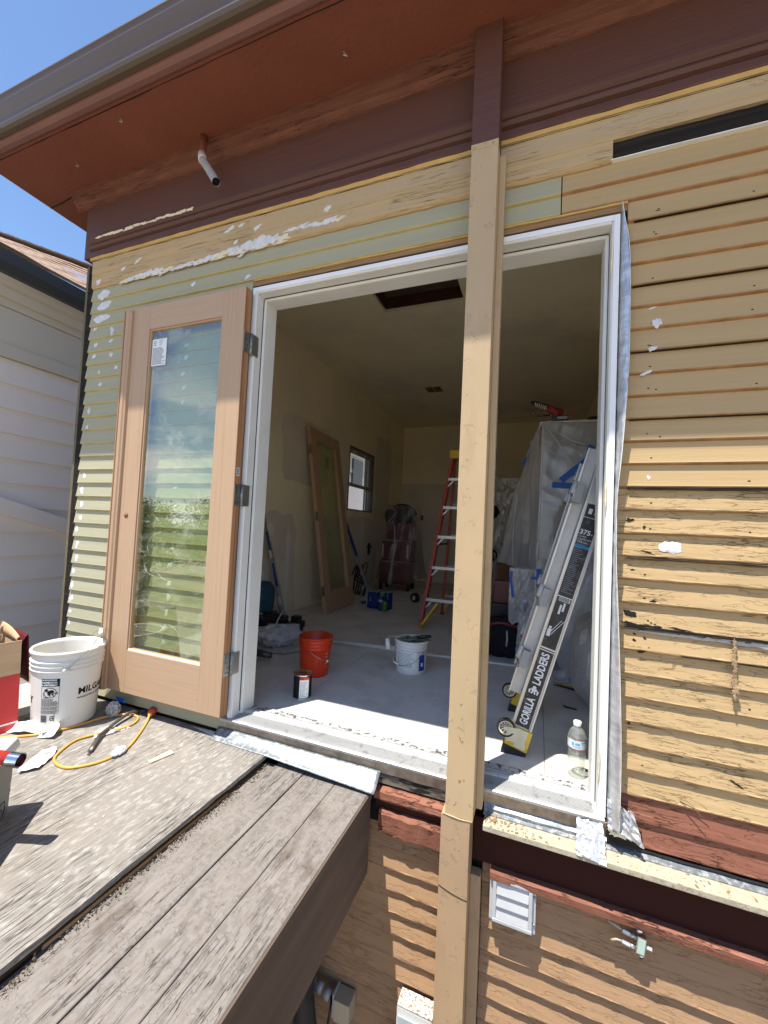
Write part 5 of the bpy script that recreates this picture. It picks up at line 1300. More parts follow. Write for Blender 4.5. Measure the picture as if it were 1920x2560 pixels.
for i, (x0, x1, y0, y1, z0, z1, m) in enumerate(((.98, 1.34, 2.15, 2.5, 0, .32, M_black), (1.0, 1.33, 2.16, 2.48, .325, .52, M_chest), (1.02, 1.30, 2.17, 2.46, .525, .70, mat('dim_brown_card', (.10, .05, .025), .8, var=.2)), (1.05, 1.28, 2.18, 2.44, .705, .86, M_black))):
    box('case', (x0, y0, z0), (x1, y1, z1), m, dsx, bev=.008)
wap = thing('wrapped_appliance', 'tall pale appliance shape draped in plastic near back wall', 'appliance', (0, 0, 0))
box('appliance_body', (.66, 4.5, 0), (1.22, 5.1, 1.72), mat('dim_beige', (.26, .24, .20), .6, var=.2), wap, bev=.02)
drape('plastic_sheet', .65, 1.23, 4.49, 5.11, 1.74, .06, M_film, wap, flare=.12, amp=.03, seed=41, nu=90, nv=40)
for z in (1.25, .62): lathe('round_port', [(0, 0), (.09, 0), (.10, .02), (0, .02)], M_black, wap, n=24, loc=(.72, 4.44, z)).rotation_euler = (math.pi / 2, 0, 0)
# rubbish bags at the right
def sack(name, label, c, r, h, seed, m=M_filmw, full=M_rag):
    t = thing(name, label, 'rubbish bag', c)
    def fn(u, v, k=1.0):
        a = u * 2 * math.pi; s = max(0, math.sin(min(1, v * 1.02) * math.pi)) ** .55
        w = 1 + .22 * noise.noise(Vector((math.cos(a) * 1.6 + seed, math.sin(a) * 1.6, v * 3))) + .08 * noise.noise(Vector((math.cos(a) * 6 + seed, math.sin(a) * 6, v * 9)))
        return (r * k * math.cos(a) * s * w, r * k * math.sin(a) * s * w, h * (.5 - .5 * math.cos(v * math.pi) * 1.0) * (1 if k == 1 else .96) + (0 if k == 1 else .01))
    sheet('bag_skin', lambda u, v: fn(u, v), 44, 30, m, t, smooth=False)
    sheet('bag_filling', lambda u, v: fn(u, v, .86), 24, 14, mat(name + '_fill', (.22, .22, .24), .8, var=.5, vs=8), t)
    return t
sack('rubbish_bag', 'big milky plastic bag behind the right door jamb', (1.75, .98, 0), .20, .54, 1)
sack('rubbish_bag', 'second translucent bag bulging between the ladder and cabinet', (1.70, 1.40, 0), .25, .92, 4)
dc = thing('dust_sheet', 'crumpled plastic dust sheet on the floor behind the ladder', 'dust sheet', (0, 0, 0))
def dsf(u, v):
    x = 1.46 + .32 * u; y = 1.22 + .30 * v
    return (x, y, .01 + .07 * max(0, .6 + noise.noise(Vector((u * 4, v * 4, 1))) + .5 * noise.noise(Vector((u * 11, v * 9, 1)))) * math.sin(u * 3.14) ** .5 * math.sin(v * 3.14) ** .5)
sheet('sheet', dsf, 36, 30, M_filmw, dc, smooth=False)
yb_ = thing('yellow_edged_bar', 'long dark bar with yellow edge on the floor behind ladder', 'bar')
box('bar', (0, 0, 0), (.30, .02, .015), M_black, yb_, loc=(1.47, 1.235, .0), rot=(0, 0, -.35)); box('bar_edge', (0, -.003, .0152), (.30, .018, .018), M_yelp, yb_, loc=(1.47, 1.235, .0), rot=(0, 0, -.35))
fb = thing('floor_bracket', 'small flat black bracket on the floor near the rubbish bag', 'bracket')
box('bracket', (0, 0, 0), (.06, .015, .004), M_black, fb, loc=(1.52, .90, 0), rot=(0, 0, -.2)); box('bracket_arm', (0, 0, 0), (.03, .012, .004), M_black, fb, loc=(1.51, .915, 0), rot=(0, 0, -.9))

# wrapped red tool chest in the far corner
ch = thing('tool_chest', 'dark red tool chest half covered by plastic in the far corner', 'tool chest', (-.70, 4.45, 0), rz=.10)
box('lower_chest', (-.23, -.18, .10), (.26, .25, .44), M_chest, ch, bev=.006); box('middle_chest', (-.20, -.17, .445), (.24, .24, .76), M_chest, ch, bev=.006); box('top_chest', (-.14, -.15, .765), (.20, .22, 1.02), M_chest, ch, bev=.006)
for z in (.435, .755): box('chest_lip', (-.21, -.185, z - .004), (.245, -.172, z + .006), M_grey, ch)
for x in (-.185, .20): box('side_handle', (x - .008, -.195, .50), (x + .010, -.174, .70), M_pvc, ch, bev=.003)
for z in (.84, .92): box('drawer_gap', (-.13, -.1525, z), (.19, -.151, z + .004), M_black, ch)
for x in (-.2, .22):
    for y in (-.15, .22): lathe('castor', [(0, 0), (.03, 0), (.03, .10), (0, .10)], M_black, ch, n=12, loc=(x, y, 0))
drape('plastic_sheet', -.12, .28, -.16, .24, 1.30, .16, film('chest_film', col=(.25, .20, .21), tr=.86, gl=.05), ch, flare=.16, amp=.03, seed=31, nu=70, nv=36)
tube('bag_hoop', [(-.13, .0, 1.22), (-.06, .0, 1.30), (.08, .0, 1.32), (.22, .0, 1.27), (.27, .0, 1.16)], .014, M_black, ch, n=8, sub=4)
lathe('vacuum_body', [(0, 1.0), (.17, 1.01), (.19, 1.10), (.16, 1.24), (.08, 1.30), (0, 1.31)], mat('dark_brown_plastic', (.035, .010, .012), .5), ch, n=28, loc=(.06, .03, 0))
blob('dark_vacuum_mouth', -.13, 1.13, .075, .11, M_black, None, seed=3, parent=ch, yoff=-.10, rough=.2)
tube('sheet_edge', [(-.10, -.14, 1.27), (-.02, -.16, 1.20), (-.08, -.17, 1.09), (-.13, -.17, 1.02)], .006, M_filmw, ch, n=6, sub=4)
tube('hanging_fold', [(-.02, -.19, 1.0), (.0, -.20, .7), (-.02, -.22, .4), (-.05, -.24, .10)], [.012, .014, .020, .032], M_film, ch, n=8, sub=5)
box('wall_hook', (.31, .20, 1.09), (.35, .24, 1.17), M_black, ch, bev=.008)

# soda packs and tape roll
sp = thing('soda_pack', 'blue and green shrink wrapped pack of cans on the floor', 'can pack', (-.335, 2.90, 0))
for i in range(4):
    for j in range(2):
        lathe('can', [(0, 0), (.026, 0), (.032, .008), (.032, .178), (.026, .19), (0, .19)], [M_navy, M_greenp][(i == 2)], sp, n=20, loc=(-.115 + i * .068, -.05 + j * .07, 0))
        lathe('can_top', [(0, .190), (.024, .190), (.026, .193), (0, .1915)], M_alu, sp, n=16, loc=(-.115 + i * .068, -.05 + j * .07, 0))
box('carton_wrap', (-.152, -.088, .004), (-.020, .06, .184), M_navy, sp, bev=.012)
text('carton_letter', 'S', .06, M_blueink, lambda u, v: (-.125 + u, -.0895, .085 + v), sp, bold=.002)
box('white_carton_edge', (-.162, -.09, .02), (-.1525, -.06, .18), M_rag, sp, bev=.004)
lathe('green_can', [(0, 0), (.026, 0), (.032, .008), (.032, .105), (.026, .115), (0, .115)], M_greenp, sp, n=20, loc=(.09, -.145, 0.0))
lathe('front_can', [(0, 0), (.026, 0), (.033, .008), (.033, .15), (.026, .16), (0, .16)], M_blue, sp, n=20, loc=(.035, -.125, 0.0)); cyl_patch('can_band', -2.6, -.4, .10, .125, .0336, M_alu, sp).location = (.035, -.125, 0)
bc_ = thing('blue_cloth_scrap', 'small bright blue scrap on the floor left of soda pack', 'scrap', (-.60, 3.02, 0))
poly_sheet('scrap', [(-.07, -.03), (.0, -.05), (.07, -.02), (.05, .04), (-.05, .05)], mat('bright_blue_plastic', (.02, .16, .30), .4), bc_, thick=.001, amp=.05, f=20)
tr2 = thing('black_tape_roll', 'black tape roll standing on edge on the room floor', 'tape roll', (-.105, 3.50, .062), rz=-.35)
lathe('roll', [(.026, -.025), (.060, -.025), (.062, -.022), (.062, .022), (.060, .025), (.026, .025), (.026, -.025)], M_black, tr2, n=36, closed=True).rotation_euler = (math.pi / 2, 0, 0)
lathe('core', [(0, -.02), (.026, -.02), (.026, .02), (0, .02)], M_black, tr2, n=24).rotation_euler = (math.pi / 2, 0, 0)
box('roll_label', (-.022, -.0270, -.03), (.018, -.0255, .022), M_rag, tr2)
# levels and poles leaning on the left wall
def leaning(name, label, a, b, secs, cat, w=.013):
    t = thing(name, label, cat, (0, 0, 0)); a, b = Vector(a), Vector(b)
    for s0, s1, m, ww in secs:
        mesh('section', *rail_geo(a.lerp(b, s0), a.lerp(b, s1), ww, ww * 1.3), m, t)
    return t
p1_ = leaning('long_level', 'long grey and blue spirit level leaning at the left wall', (-.885, 1.738, 0), (-1.075, 1.50, 1.22), [(0, .30, M_grey, .018), (.301, .62, M_grey, .015), (.621, .82, mat('tarnished_brass', (.30, .24, .15), .5), .009), (.821, 1, M_iron, .010)], 'level')
for s in (.14, .50, .84): mesh('vial', *rail_geo(Vector((-.885, 1.738, 0)).lerp(Vector((-1.075, 1.50, 1.22)), s) + Vector((.012, -.020, 0)), Vector((-.885, 1.738, 0)).lerp(Vector((-1.075, 1.50, 1.22)), s + .06) + Vector((.012, -.020, 0)), .011, .006), M_pvc, p1_)
for s0, s1 in ((.28, .46), (.55, .70)): mesh('blue_face', *rail_geo(Vector((-.885, 1.738, 0)).lerp(Vector((-1.075, 1.50, 1.22)), s0) + Vector((.016, -.020, 0)), Vector((-.885, 1.738, 0)).lerp(Vector((-1.075, 1.50, 1.22)), s1) + Vector((.016, -.020, 0)), .009, .004), M_blue, p1_)
leaning('blue_pole', 'dark blue pole leaning on the wall behind the loose door', (-.80, 3.65, 0), (-1.08, 3.30, 1.05), [(0, .52, M_grey, .014), (.521, 1, M_blue, .012)], 'pole')
leaning('grey_pole', 'grey pole leaning beside the dark blue pole', (-.77, 3.68, 0), (-1.07, 3.42, .78), [(0, 1, M_grey, .013)], 'pole')
gp = thing('grey_tool_bundle', 'black cables and handles piled below the window', 'cable pile', (-.98, 3.60, 0))
for k in range(5): tube('cable', [(-.06 + .03 * k, -.05, .01), (-.09 + .05 * k, .02 * k, .25 + .05 * k), (-.03, .12 - .03 * k, .42 - .05 * k), (.08, .1, .12), (.14, -.1, .01)], .009, M_black, gp, n=7, sub=5)
tv = thing('wall_valve', 'small black cross shaped valve on the left wall', 'valve', (XL + .03, 4.20, .60))
box('valve_body', (-.03, -.02, -.08), (.0, .02, .10), M_black, tv, bev=.004); box('valve_handle', (-.012, -.09, .03), (.0, .09, .055), M_black, tv, bev=.004)
# left heap by the jamb
tp = thing('clamp_tripod_head', 'black clamp head of a tripod on the floor', 'tripod head', (-.60, 1.50, 0))
box('clamp_base', (-.055, -.04, 0), (.05, .05, .075), M_black, tp, bev=.010); box('clamp_top', (-.035, -.03, .0755), (.035, .035, .135), M_black, tp, bev=.008); box('clamp_jaw', (.030, -.045, .04), (.075, .03, .10), M_black, tp, bev=.008)
tube('clamp_screw', [(-.06, -.05, .085), (.03, -.055, .08)], .009, M_iron, tp, n=8)
rg = thing('rag_pile', 'crumpled grey white rag heap beside the orange bucket', 'rag', (-.50, 1.08, 0))
def ragf(u, v):
    a = u * 6.2832; s = math.sin(v * math.pi)
    w = 1 + .35 * noise.noise(Vector((math.cos(a) * 2, math.sin(a) * 2, v * 4))) + .22 * noise.noise(Vector((math.cos(a) * 6, math.sin(a) * 6, v * 10)))
    return (.15 * math.cos(a) * s * w, .14 * math.sin(a) * s * w, max(.0, .075 - .075 * math.cos(v * math.pi) * w))
sheet('rag', ragf, 56, 30, M_rag, rg, smooth=False)
rl_ = thing('paper_roll', 'roll of pale paper lying behind the rag heap', 'paper roll', (-.58, 1.30, .055), rz=.5)
tube('roll', [(-.13, 0, 0), (.12, .01, .0)], .052, M_rag, rl_, n=20)
sh2 = thing('paper_sheet', 'loose pale paper sheet on the floor near orange bucket', 'paper', (-.36, 1.0, .0))
poly_sheet('sheet', [(-.10, -.12), (.04, -.10), (.12, .04), (.05, .16), (-.06, .12)], M_rag, sh2, thick=.001, amp=.018, f=8)
rt = thing('red_power_tool', 'red and black power tool on the floor beside the left jamb', 'power tool', (-.40, .74, .03), rz=.35)
tube('tool_body', [(-.14, 0, .03), (-.02, 0, .02)], .034, M_chest, rt, n=12); tube('tool_nose', [(-.02, 0, .02), (.09, -.005, .006)], [.026, .020], M_iron, rt, n=12)
hb = thing('dark_tool_heap', 'dark jumble of cables and tools by the left wall', 'tool heap', (-.86, 1.45, 0))
for k in range(9):
    q = random.Random(k)
    tube('cable', [(q.uniform(-.2, .2), q.uniform(-.2, .15), .02), (q.uniform(-.2, .15), q.uniform(-.15, .15), q.uniform(.06, .2)), (q.uniform(-.15, .22), q.uniform(-.15, .15), q.uniform(.03, .16)), (q.uniform(-.2, .2), q.uniform(-.2, .1), .02)], .008, [M_black, M_iron, M_rag][k % 3], hb, n=6, sub=6)
def heapf(u, v):
    a = u * 6.2832; s = math.sin(v * math.pi / 2); w = 1 + .4 * noise.noise(Vector((math.cos(a) * 3, math.sin(a) * 3, v * 5)))
    return (.2 * math.cos(a) * s * w, .2 * math.sin(a) * s * w, .13 * math.cos(v * math.pi / 2) * w)
sheet('heap', heapf, 40, 16, M_black, hb, smooth=False)
tbg = thing('teal_bag', 'dark teal cloth bag slumped against the left wall', 'bag', (-.98, 1.50, 0))
def tbf(u, v):
    a = u * 6.2832; s = math.sin(v * math.pi) ** .5; w = 1 + .2 * noise.noise(Vector((math.cos(a) * 2 + 4, math.sin(a) * 2, v * 4)))
    return (.10 * math.cos(a) * s * w, .16 * math.sin(a) * s * w, .20 - .20 * math.cos(v * math.pi))
sheet('bag', tbf, 32, 20, M_teal, tbg)

# ================================================================ things on the deck
bk = thing('white_bucket', 'large white five gallon bucket with black printing and raised wire handle', 'bucket', (-.812, -.222, ZS))
BH, B0r, B1r = .368, .128, .146
def Rb(z): return B0r + (B1r - B0r) * z / BH
pr = [(0, .003), (B0r - .012, 0), (B0r - .003, .004), (B0r, .014), (Rb(.15), .15), (Rb(.272), .272)]
for z in (.276, .297, .317): pr += [(Rb(z), z), (Rb(z) + .0065, z + .001), (Rb(z) + .0065, z + .004), (Rb(z) + .001, z + .007)]
pr += [(Rb(.35), .350), (B1r + .006, .352), (B1r + .0075, .362), (B1r + .004, BH), (B1r - .004, BH - .001), (B1r - .006, .35), (Rb(.2) - .004, .2), (B0r - .004, .01), (0, .007)]
lathe('body', pr, M_bucket, bk, n=72)
def bcyl(a0, z):  # lettering helper: u along the wall, v up
    return lambda u, v: ((Rb(z + v) + .0008) * math.cos(a0 + u / .137), (Rb(z + v) + .0008) * math.sin(a0 + u / .137), z + v)
acam = math.atan2(-1.594 + .222, 1.357 + .812)           # direction of the viewer from the bucket
def bpatch(name, a0, a1, z0, z1, m, d=.0006):
    n = max(2, int((a1 - a0) / .04)); vs = []
    for z in (z0, z1):
        for j in range(n + 1):
            a = a0 + (a1 - a0) * j / n; r = Rb(z) + d; vs.append((r * math.cos(a), r * math.sin(a), z))
    return mesh(name, vs, [(j, j + 1, j + n + 2, j + n + 1) for j in range(n)], m, bk)
aw0, aw1 = acam - .72, acam - .18
# warning label: border, black heading, round emblem, rows of fine print
bpatch('label_heading_band', aw0, aw1, .212, .248, M_blk)
for a, b, c, d in ((aw0, aw0 + .010, .085, .212), (aw1 - .010, aw1, .085, .212), (aw0, aw1, .085, .0864), (aw0, aw1, .116, .1168), (aw0, aw1, .100, .1008)): bpatch('label_border', a, b, c, d, M_blk)
for i, w_ in enumerate(('WARNING', 'ADVERTENCIA', 'AVERTISSEMENT')):
    text('label_heading', '\u25b2 ' + w_ if False else w_, .0105, M_paper, (lambda zz: lambda u, v: ((Rb(zz) + .0012) * math.cos((aw0 + aw1) / 2 + u / .137), (Rb(zz) + .0012) * math.sin((aw0 + aw1) / 2 + u / .137), zz + v))(.2385 - i * .0115), bk, bold=.0004, center=True, maxw=.056)
    zc = .2395 - i * .0115; aa = aw0 + .045 - i * .010
    vs = [((Rb(zc) + .0012) * math.cos(aa + du / .137), (Rb(zc) + .0012) * math.sin(aa + du / .137), zc + dv_) for du, dv_ in ((-.0035, 0), (.0035, 0), (0, .007))]
    mesh('label_heading', vs, [(0, 1, 2)], M_paper, bk)
ac_ = (aw0 + aw1) / 2; zc_ = .183
def em(u, v, d=.0010): return ((Rb(zc_ + v) + d) * math.cos(ac_ + u / .137), (Rb(zc_ + v) + d) * math.sin(ac_ + u / .137), zc_ + v)
N = 36; vs = []
for k in range(N):
    a = 2 * math.pi * k / N; vs += [em(.0265 * math.cos(a), .0235 * math.sin(a)), em(.0240 * math.cos(a), .0210 * math.sin(a))]
mesh('no_entry_ring', vs, [(2 * k, (2 * k + 2) % (2 * N), (2 * k + 3) % (2 * N), 2 * k + 1) for k in range(N)], M_blk, bk)
mesh('no_entry_bar', [em(-.0175, .0170, .0014), em(-.0155, .0185, .0014), em(.0185, -.0155, .0014), em(.0165, -.0172, .0014)], [(0, 1, 2, 3)], M_blk, bk)
def emp(name, pts): mesh(name, [em(*p) for p in pts], [tuple(range(len(pts)))], M_blk, bk)
def disc(cx, cy, rx, ry, n=14): return [(cx + rx * math.cos(2 * math.pi * k / n), cy + ry * math.sin(2 * math.pi * k / n)) for k in range(n)]
emp('infant_pictogram', disc(-.016, .012, .0075, .0065)); emp('infant_pictogram', disc(.006, .006, .0110, .0075)); emp('infant_pictogram', [(-.012, .006), (.0, .010), (-.004, -.012), (-.008, -.013)])
emp('infant_pictogram', [(-.004, .004), (.004, .004), (.002, -.016), (-.002, -.016)]); emp('infant_pictogram', [(.010, .002), (.016, .002), (.014, -.011), (.010, -.010)]); emp('infant_pictogram', disc(.0205, -.002, .0035, .003))
emp('infant_pictogram', disc(.0295, -.003, .002, .005)); emp('infant_pictogram', disc(.016, -.0185, .003, .002))
emp('bucket_pictogram', [(-.026, -.0245), (-.004, -.0245), (-.004, -.0205), (-.026, -.0205)]); emp('bucket_pictogram', [(-.027, -.0205), (-.0255, -.0205), (-.028, .002), (-.0295, .002)])
q = random.Random(2)
for i in range(17):
    z = .1525 - i * .0040
    if .114 < z < .118 or .099 < z < .1015: continue
    a = aw0 + .03
    while a < aw1 - (.20 if i < 3 else .06):
        l_ = q.uniform(.02, .07); bpatch('fine_print', a, min(a + l_, aw1 - .02), z, z + .0021, M_blk, .0010); a += l_ + .012
for i in range(9): bpatch('barcode', aw0, aw0 + .20, .046 + i * .0037, .0480 + i * .0037 + (.0006 if i % 2 else 0), M_blk)
text('recycling_mark', '(2)', .020, M_blk, lambda u, v: ((Rb(.06) + .001) * math.cos(aw0 + .40 - v / .137), (Rb(.06) + .001) * math.sin(aw0 + .40 - v / .137), .052 + u), bk, bold=.0006, maxw=.03)
bpatch('fine_print', aw1 - .12, aw1 - .105, .048, .083, M_blk)
bpatch('fine_print', acam + .12, acam + .165, .052, .0532, M_blk)
text('bucket_lettering', 'MILGARD', .043, M_blk, bcyl(acam + .34, .158), bk, bold=.0013, spacing=1.02)
text('bucket_lettering', 'WINDOWS & DOORS', .0125, M_blk, bcyl(acam + .33, .136), bk, bold=.0005, spacing=1.25)
text('bucket_lettering', 'Y', .040, M_blk, bcyl(acam - 1.32, .128), bk, bold=.0025)
# ears and the wire handle standing up to the right
e1 = acam - .05
for a in (e1, e1 + math.pi):
    lathe('handle_ear', [(0, 0), (.014, 0), (.013, .004), (.004, .006), (0, .006)], M_bucket, bk, n=18, loc=((Rb(.285) + .003) * math.cos(a), (Rb(.285) + .003) * math.sin(a), .283)).rotation_euler = (0, math.pi / 2, a)
pA = Vector(((Rb(.285) + .010) * math.cos(e1), (Rb(.285) + .010) * math.sin(e1), .283)); pB = Vector((-pA.x, -pA.y, .283))
side = Vector((-math.sin(e1), math.cos(e1), 0))
tipv = side * .125 + Vector((0, 0, .135))
hw = [pA]
for k in range(1, 16):
    t = k / 16 * math.pi; c = pA * math.cos(t) if False else Vector((pA.x * math.cos(t), pA.y * math.cos(t), 0)); hw.append(Vector((c.x, c.y, .283)) + tipv * math.sin(t) ** .55)
hw.append(pB)
tube('wire_handle', hw, .0019, M_steel, bk, n=8)
mid = hw[8]; dd = (hw[9] - hw[7]).normalized()
tube('handle_grip', [mid - dd * .045, mid + dd * .045], .0095, M_white, bk, n=14)

# cardboard box with bottle
cb = thing('cardboard_box', 'open cardboard box with glossy red lower half at the left edge', 'box', (0, 0, 0))
K = Vector((-.892, -.374, 0)); du = Vector((-.011, -.061, 0)).normalized(); dw = Vector((-du.y, du.x, 0)) * -1
if dw.x > 0: dw = -dw
def BX(s, w, z): return K + du * s + dw * w + Vector((0, 0, z)) + Vector((-.10 * (z + .085) / .41 * 1.0, .034 * (z + .085) / .41, 0)) * .6
def face(name, s0, s1, w0, w1, z0, z1, m, th=.004):
    vs = []
    for z in (z0, z1):
        for s, w in ((s0, w0), (s1, w0), (s1, w1), (s0, w1)): vs.append(BX(s, w, z))
    return mesh(name, vs, [(0, 1, 2, 3), (4, 5, 6, 7), (0, 1, 5, 4), (1, 2, 6, 5), (2, 3, 7, 6), (3, 0, 4, 7)], m, cb)
face('front_panel', 0, .34, 0, .004, ZS, .165, M_cardred); face('front_panel_upper', 0, .34, -.001, .004, .1655, .315, M_card)
face('back_panel', 0, .34, .246, .25, ZS, .30, M_card); face('left_panel', .336, .34, .0045, .2455, ZS, .30, M_card); face('right_panel', 0, .004, .0045, .2455, ZS, .30, M_card)
face('base_panel', .005, .335, .005, .245, ZS + .001, ZS + .006, M_card)
face('white_band', .0, .34, -.0016, -.0004, -.052, -.046, M_paper); face('printed_tool', .20, .32, -.0016, -.0004, .05, .15, M_cool)
# flap: right panel flap folded outwards and down
def flp(u, v):
    p = BX(-.002 - .030 * math.sin(min(v, .3) / .3 * 1.57) - .012 * max(0, v - .3), .02 + .20 * u, .335 - max(0, v - .25) * .30 + .045 * math.sin(min(v, .25) / .25 * 1.57) - .045)
    return p + Vector((0, 0, .004 * noise.noise(Vector((u * 5, v * 5, 1)))))
sheet('side_flap', flp, 10, 14, M_cardwine, cb, thick=.004)
def flp2(u, v):
    return BX(.02 + .13 * u, .246 - .05 * v, .30 + .075 * math.sin(v * 1.57) * (1 - .5 * u ** 3) - .0)
sheet('rear_flap', flp2, 10, 8, M_card, cb, thick=.005)
def flp3(u, v): return BX(.012 * math.sin(v * 3) - .0, .02 + .22 * u, .30 + .062 * v * (1 - .6 * (1 - u) ** 2) + .004)
sheet('side_flap', flp3, 10, 8, M_card, cb, thick=.005)
sbt = thing('small_water_bottle', 'clear bottle standing inside the open cardboard box', 'bottle', tuple(BX(.085, .10, .10)))
lathe('bottle_wall', [(0, 0), (.03, 0), (.032, .01), (.032, .20), (.028, .225), (.014, .255), (.013, .27)], M_bot, sbt, n=28); lathe('cap', [(0, .268), (.0145, .268), (.0145, .292), (0, .293)], M_white2, sbt, n=20)
cyl_patch('label', -3.1, 1.0, .165, .20, .0326, M_paper, sbt, n=20); cyl_patch('label_print', -3.1, 1.0, .178, .190, .0330, M_blueink, sbt, n=20)

# cooler at the left edge, near the camera
co = thing('cooler', 'grey cooler with white lid at the left edge of the deck', 'cooler', (0, 0, 0))
c0 = Vector((-.286, -.693, 0)); da = Vector((.061, -.071, 0)).normalized(); db = Vector((-da.y, da.x, 0))
if db.x > 0: db = -db
def CO(s, w, z): return c0 + da * s + db * w + Vector((0, 0, z))
def prism(name, base, z0, z1, m, par, grow=0.0, bev=.0):
    n = len(base); ctr = sum((Vector(b) for b in base), Vector((0, 0))) / n
    vs = [CO(b[0], b[1], z0) for b in base] + [CO(ctr.x + (b[0] - ctr.x) * (1 + grow), ctr.y + (b[1] - ctr.y) * (1 + grow), z1) for b in base]
    fs = [tuple(range(n)), tuple(range(n, 2 * n))] + [(i, (i + 1) % n, n + (i + 1) % n, n + i) for i in range(n)]
    o = mesh(name, vs, fs, m, par)
    if bev:
        bm = bmesh.new(); bm.from_mesh(o.data); bmesh.ops.bevel(bm, geom=bm.edges[:], offset=bev, segments=3, affect='EDGES', profile=.6); bm.to_mesh(o.data); bm.free()
    return o
LC = .42
prism('body', [(.006, .014), (LC, .014), (LC, .26), (.006, .26)], ZS, .125, M_cool, co, grow=.035, bev=.006)
prism('lid', [(-.008, -.006), (LC + .012, -.006), (LC + .012, .28), (-.008, .28)], .126, .168, M_coolid, co, grow=-.05, bev=.014)
tube('lid_handle', [CO(.10, .06, .160), CO(.09, .065, .215), CO(.12, .075, .236), CO(.22, .075, .236), CO(.26, .065, .215), CO(.25, .06, .160)], .009, M_coolid, co, n=12, sub=4)
mesh('name_plate', [CO(.085, -.0005 + .002, -.050), CO(.20, -.0005 + .002, -.050), CO(.20, -.004 + .002, .0), CO(.085, -.004 + .002, .0)], [(0, 1, 2, 3)], M_cool, co)
text('name_plate_lettering', 'Coleman', .030, M_blk, lambda u, v: CO(.095 + u, -.006, -.038 + v) , co, bold=.0006, maxw=.10)
tube('name_plate_border', [CO(.085, -.003, -.052), CO(.205, -.003, -.052), CO(.210, -.0045, -.026), CO(.205, -.005, -.002), CO(.085, -.005, -.002), CO(.080, -.0045, -.026), CO(.085, -.003, -.052)], .0014, M_blk, co, n=5)
tube('drip_mark', [CO(.045, -.002, .005), CO(.05, -.003, .035), CO(.047, -.004, .055)], .0012, M_pvc, co, n=5)
rt2 = thing('red_tube_tool', 'red tube with chrome ring end lying across the cooler', 'tool', (0, 0, 0))
ta, tb_ = Vector((-.078, -.800, .186)), Vector((-.42, -.94, .226))
dt = (tb_ - ta).normalized()
tube('red_barrel', [ta + dt * .032, tb_], .0185, M_redpl, rt2, n=24)
tube('chrome_ring', [ta, ta + dt * .033], .0205, M_chrome, rt2, n=28, cap=False)
tube('chrome_lip', [ta + dt * .001, ta + dt * .033], .0150, M_chrome, rt2, n=28, cap=False)
tube('dark_bore', [ta + dt * .010, ta + dt * .034], .0148, M_cardwine, rt2, n=24)
tube('barrel_groove', [ta + dt * .06 + Vector((.004, -.006, .0185)), ta + dt * .16 + Vector((.004, -.006, .0185))], .0016, M_cardwine, rt2, n=5)

# cord, plug, pry bar, scraps, shim, putty
cd = thing('extension_cord', 'yellow orange extension cord looped on the deck', 'cord', (0, 0, 0))
cz = ZS + .0055
pts = [(-.93, -.50), (-.807, -.417), (-.741, -.361), (-.707, -.302), (-.675, -.223), (-.657, -.144), (-.628, -.100), (-.585, -.062), (-.517, -.056), (-.474, -.102), (-.475, -.162), (-.510, -.223), (-.531, -.263), (-.553, -.326), (-.527, -.399), (-.482, -.457), (-.418, -.477), (-.362, -.468), (-.309, -.411), (-.290, -.345), (-.301, -.269), (-.359, -.172), (-.428, -.075)]
P3 = [(x, y, cz) for x, y in pts] + [(-.452, -.045, cz + .010), (-.462, -.022, cz + .018)]
tube('cord', P3, .0055, M_cord, cd, n=10, sub=6)
pl = thing('red_cap_plug', 'red round plug at the end of the yellow cord below the door leaf', 'plug', (0, 0, 0))
tube('plug_body', [(-.462, -.026, ZS + .022), (-.472, -.006, ZS + .026)], [.019, .021], M_redpl, pl, n=20); tube('plug_neck', [(-.455, -.040, ZS + .018), (-.464, -.022, ZS + .022)], [.009, .012], M_cord, pl, n=14)
for k in range(6):
    a = k * math.pi / 3; box('plug_rib', (-.0022, -.001, -.0022), (.0022, .001, .0022), M_white if k == 4 else M_redpl, pl, loc=(-.4625 + .018 * math.cos(a) * .9, -.0275, ZS + .022 + .018 * math.sin(a)))
pb = thing('pry_bar', 'worn steel nail puller bar lying across the cord loop', 'pry bar', (0, 0, 0))
zp = ZS + .012
pv_ = [Vector(p) for p in ((-.407, -.362, zp - .004), (-.432, -.332, zp + .002), (-.484, -.268, zp + .006), (-.537, -.150, zp + .006), (-.556, -.070, zp + .012), (-.553, -.045, zp + .010), (-.540, -.028, zp))]
hw_ = [.011, .009, .0085, .0085, .010, .013, .010]; ht_ = [.0015, .0035, .0055, .0055, .0055, .004, .0015]
vs, fs = [], []
for i, p in enumerate(pv_):
    d = (pv_[min(i + 1, 6)] - pv_[max(i - 1, 0)]).normalized(); s_ = d.cross(Vector((0, 0, 1))).normalized(); u_ = s_.cross(d)
    for k in range(8):
        a = k * math.pi / 4 + .39; vs.append(p + s_ * hw_[i] * math.cos(a) * 1.05 + u_ * ht_[i] * math.sin(a) * 1.05)
for i in range(6):
    for k in range(8): fs.append((i * 8 + k, i * 8 + (k + 1) % 8, (i + 1) * 8 + (k + 1) % 8, (i + 1) * 8 + k))
fs += [tuple(range(8)), tuple(range(48, 56))]
mesh('bar', vs, fs, M_iron, pb, smooth=True)
for sgn in (-1, 1):
    tube('claw', [pv_[6] + Vector((sgn * .006, .0, .001)), pv_[6] + Vector((.008 + sgn * .008, .020, .003)), pv_[6] + Vector((.020 + sgn * .006, .030, .008))], [.0040, .0036, .002], M_iron, pb, n=7)
    tube('chisel_tip', [pv_[0] + Vector((sgn * .004, .003, 0)), pv_[0] + Vector((.014 + sgn * .004, -.018, -.003))], [.0035, .0018], M_iron, pb, n=6)
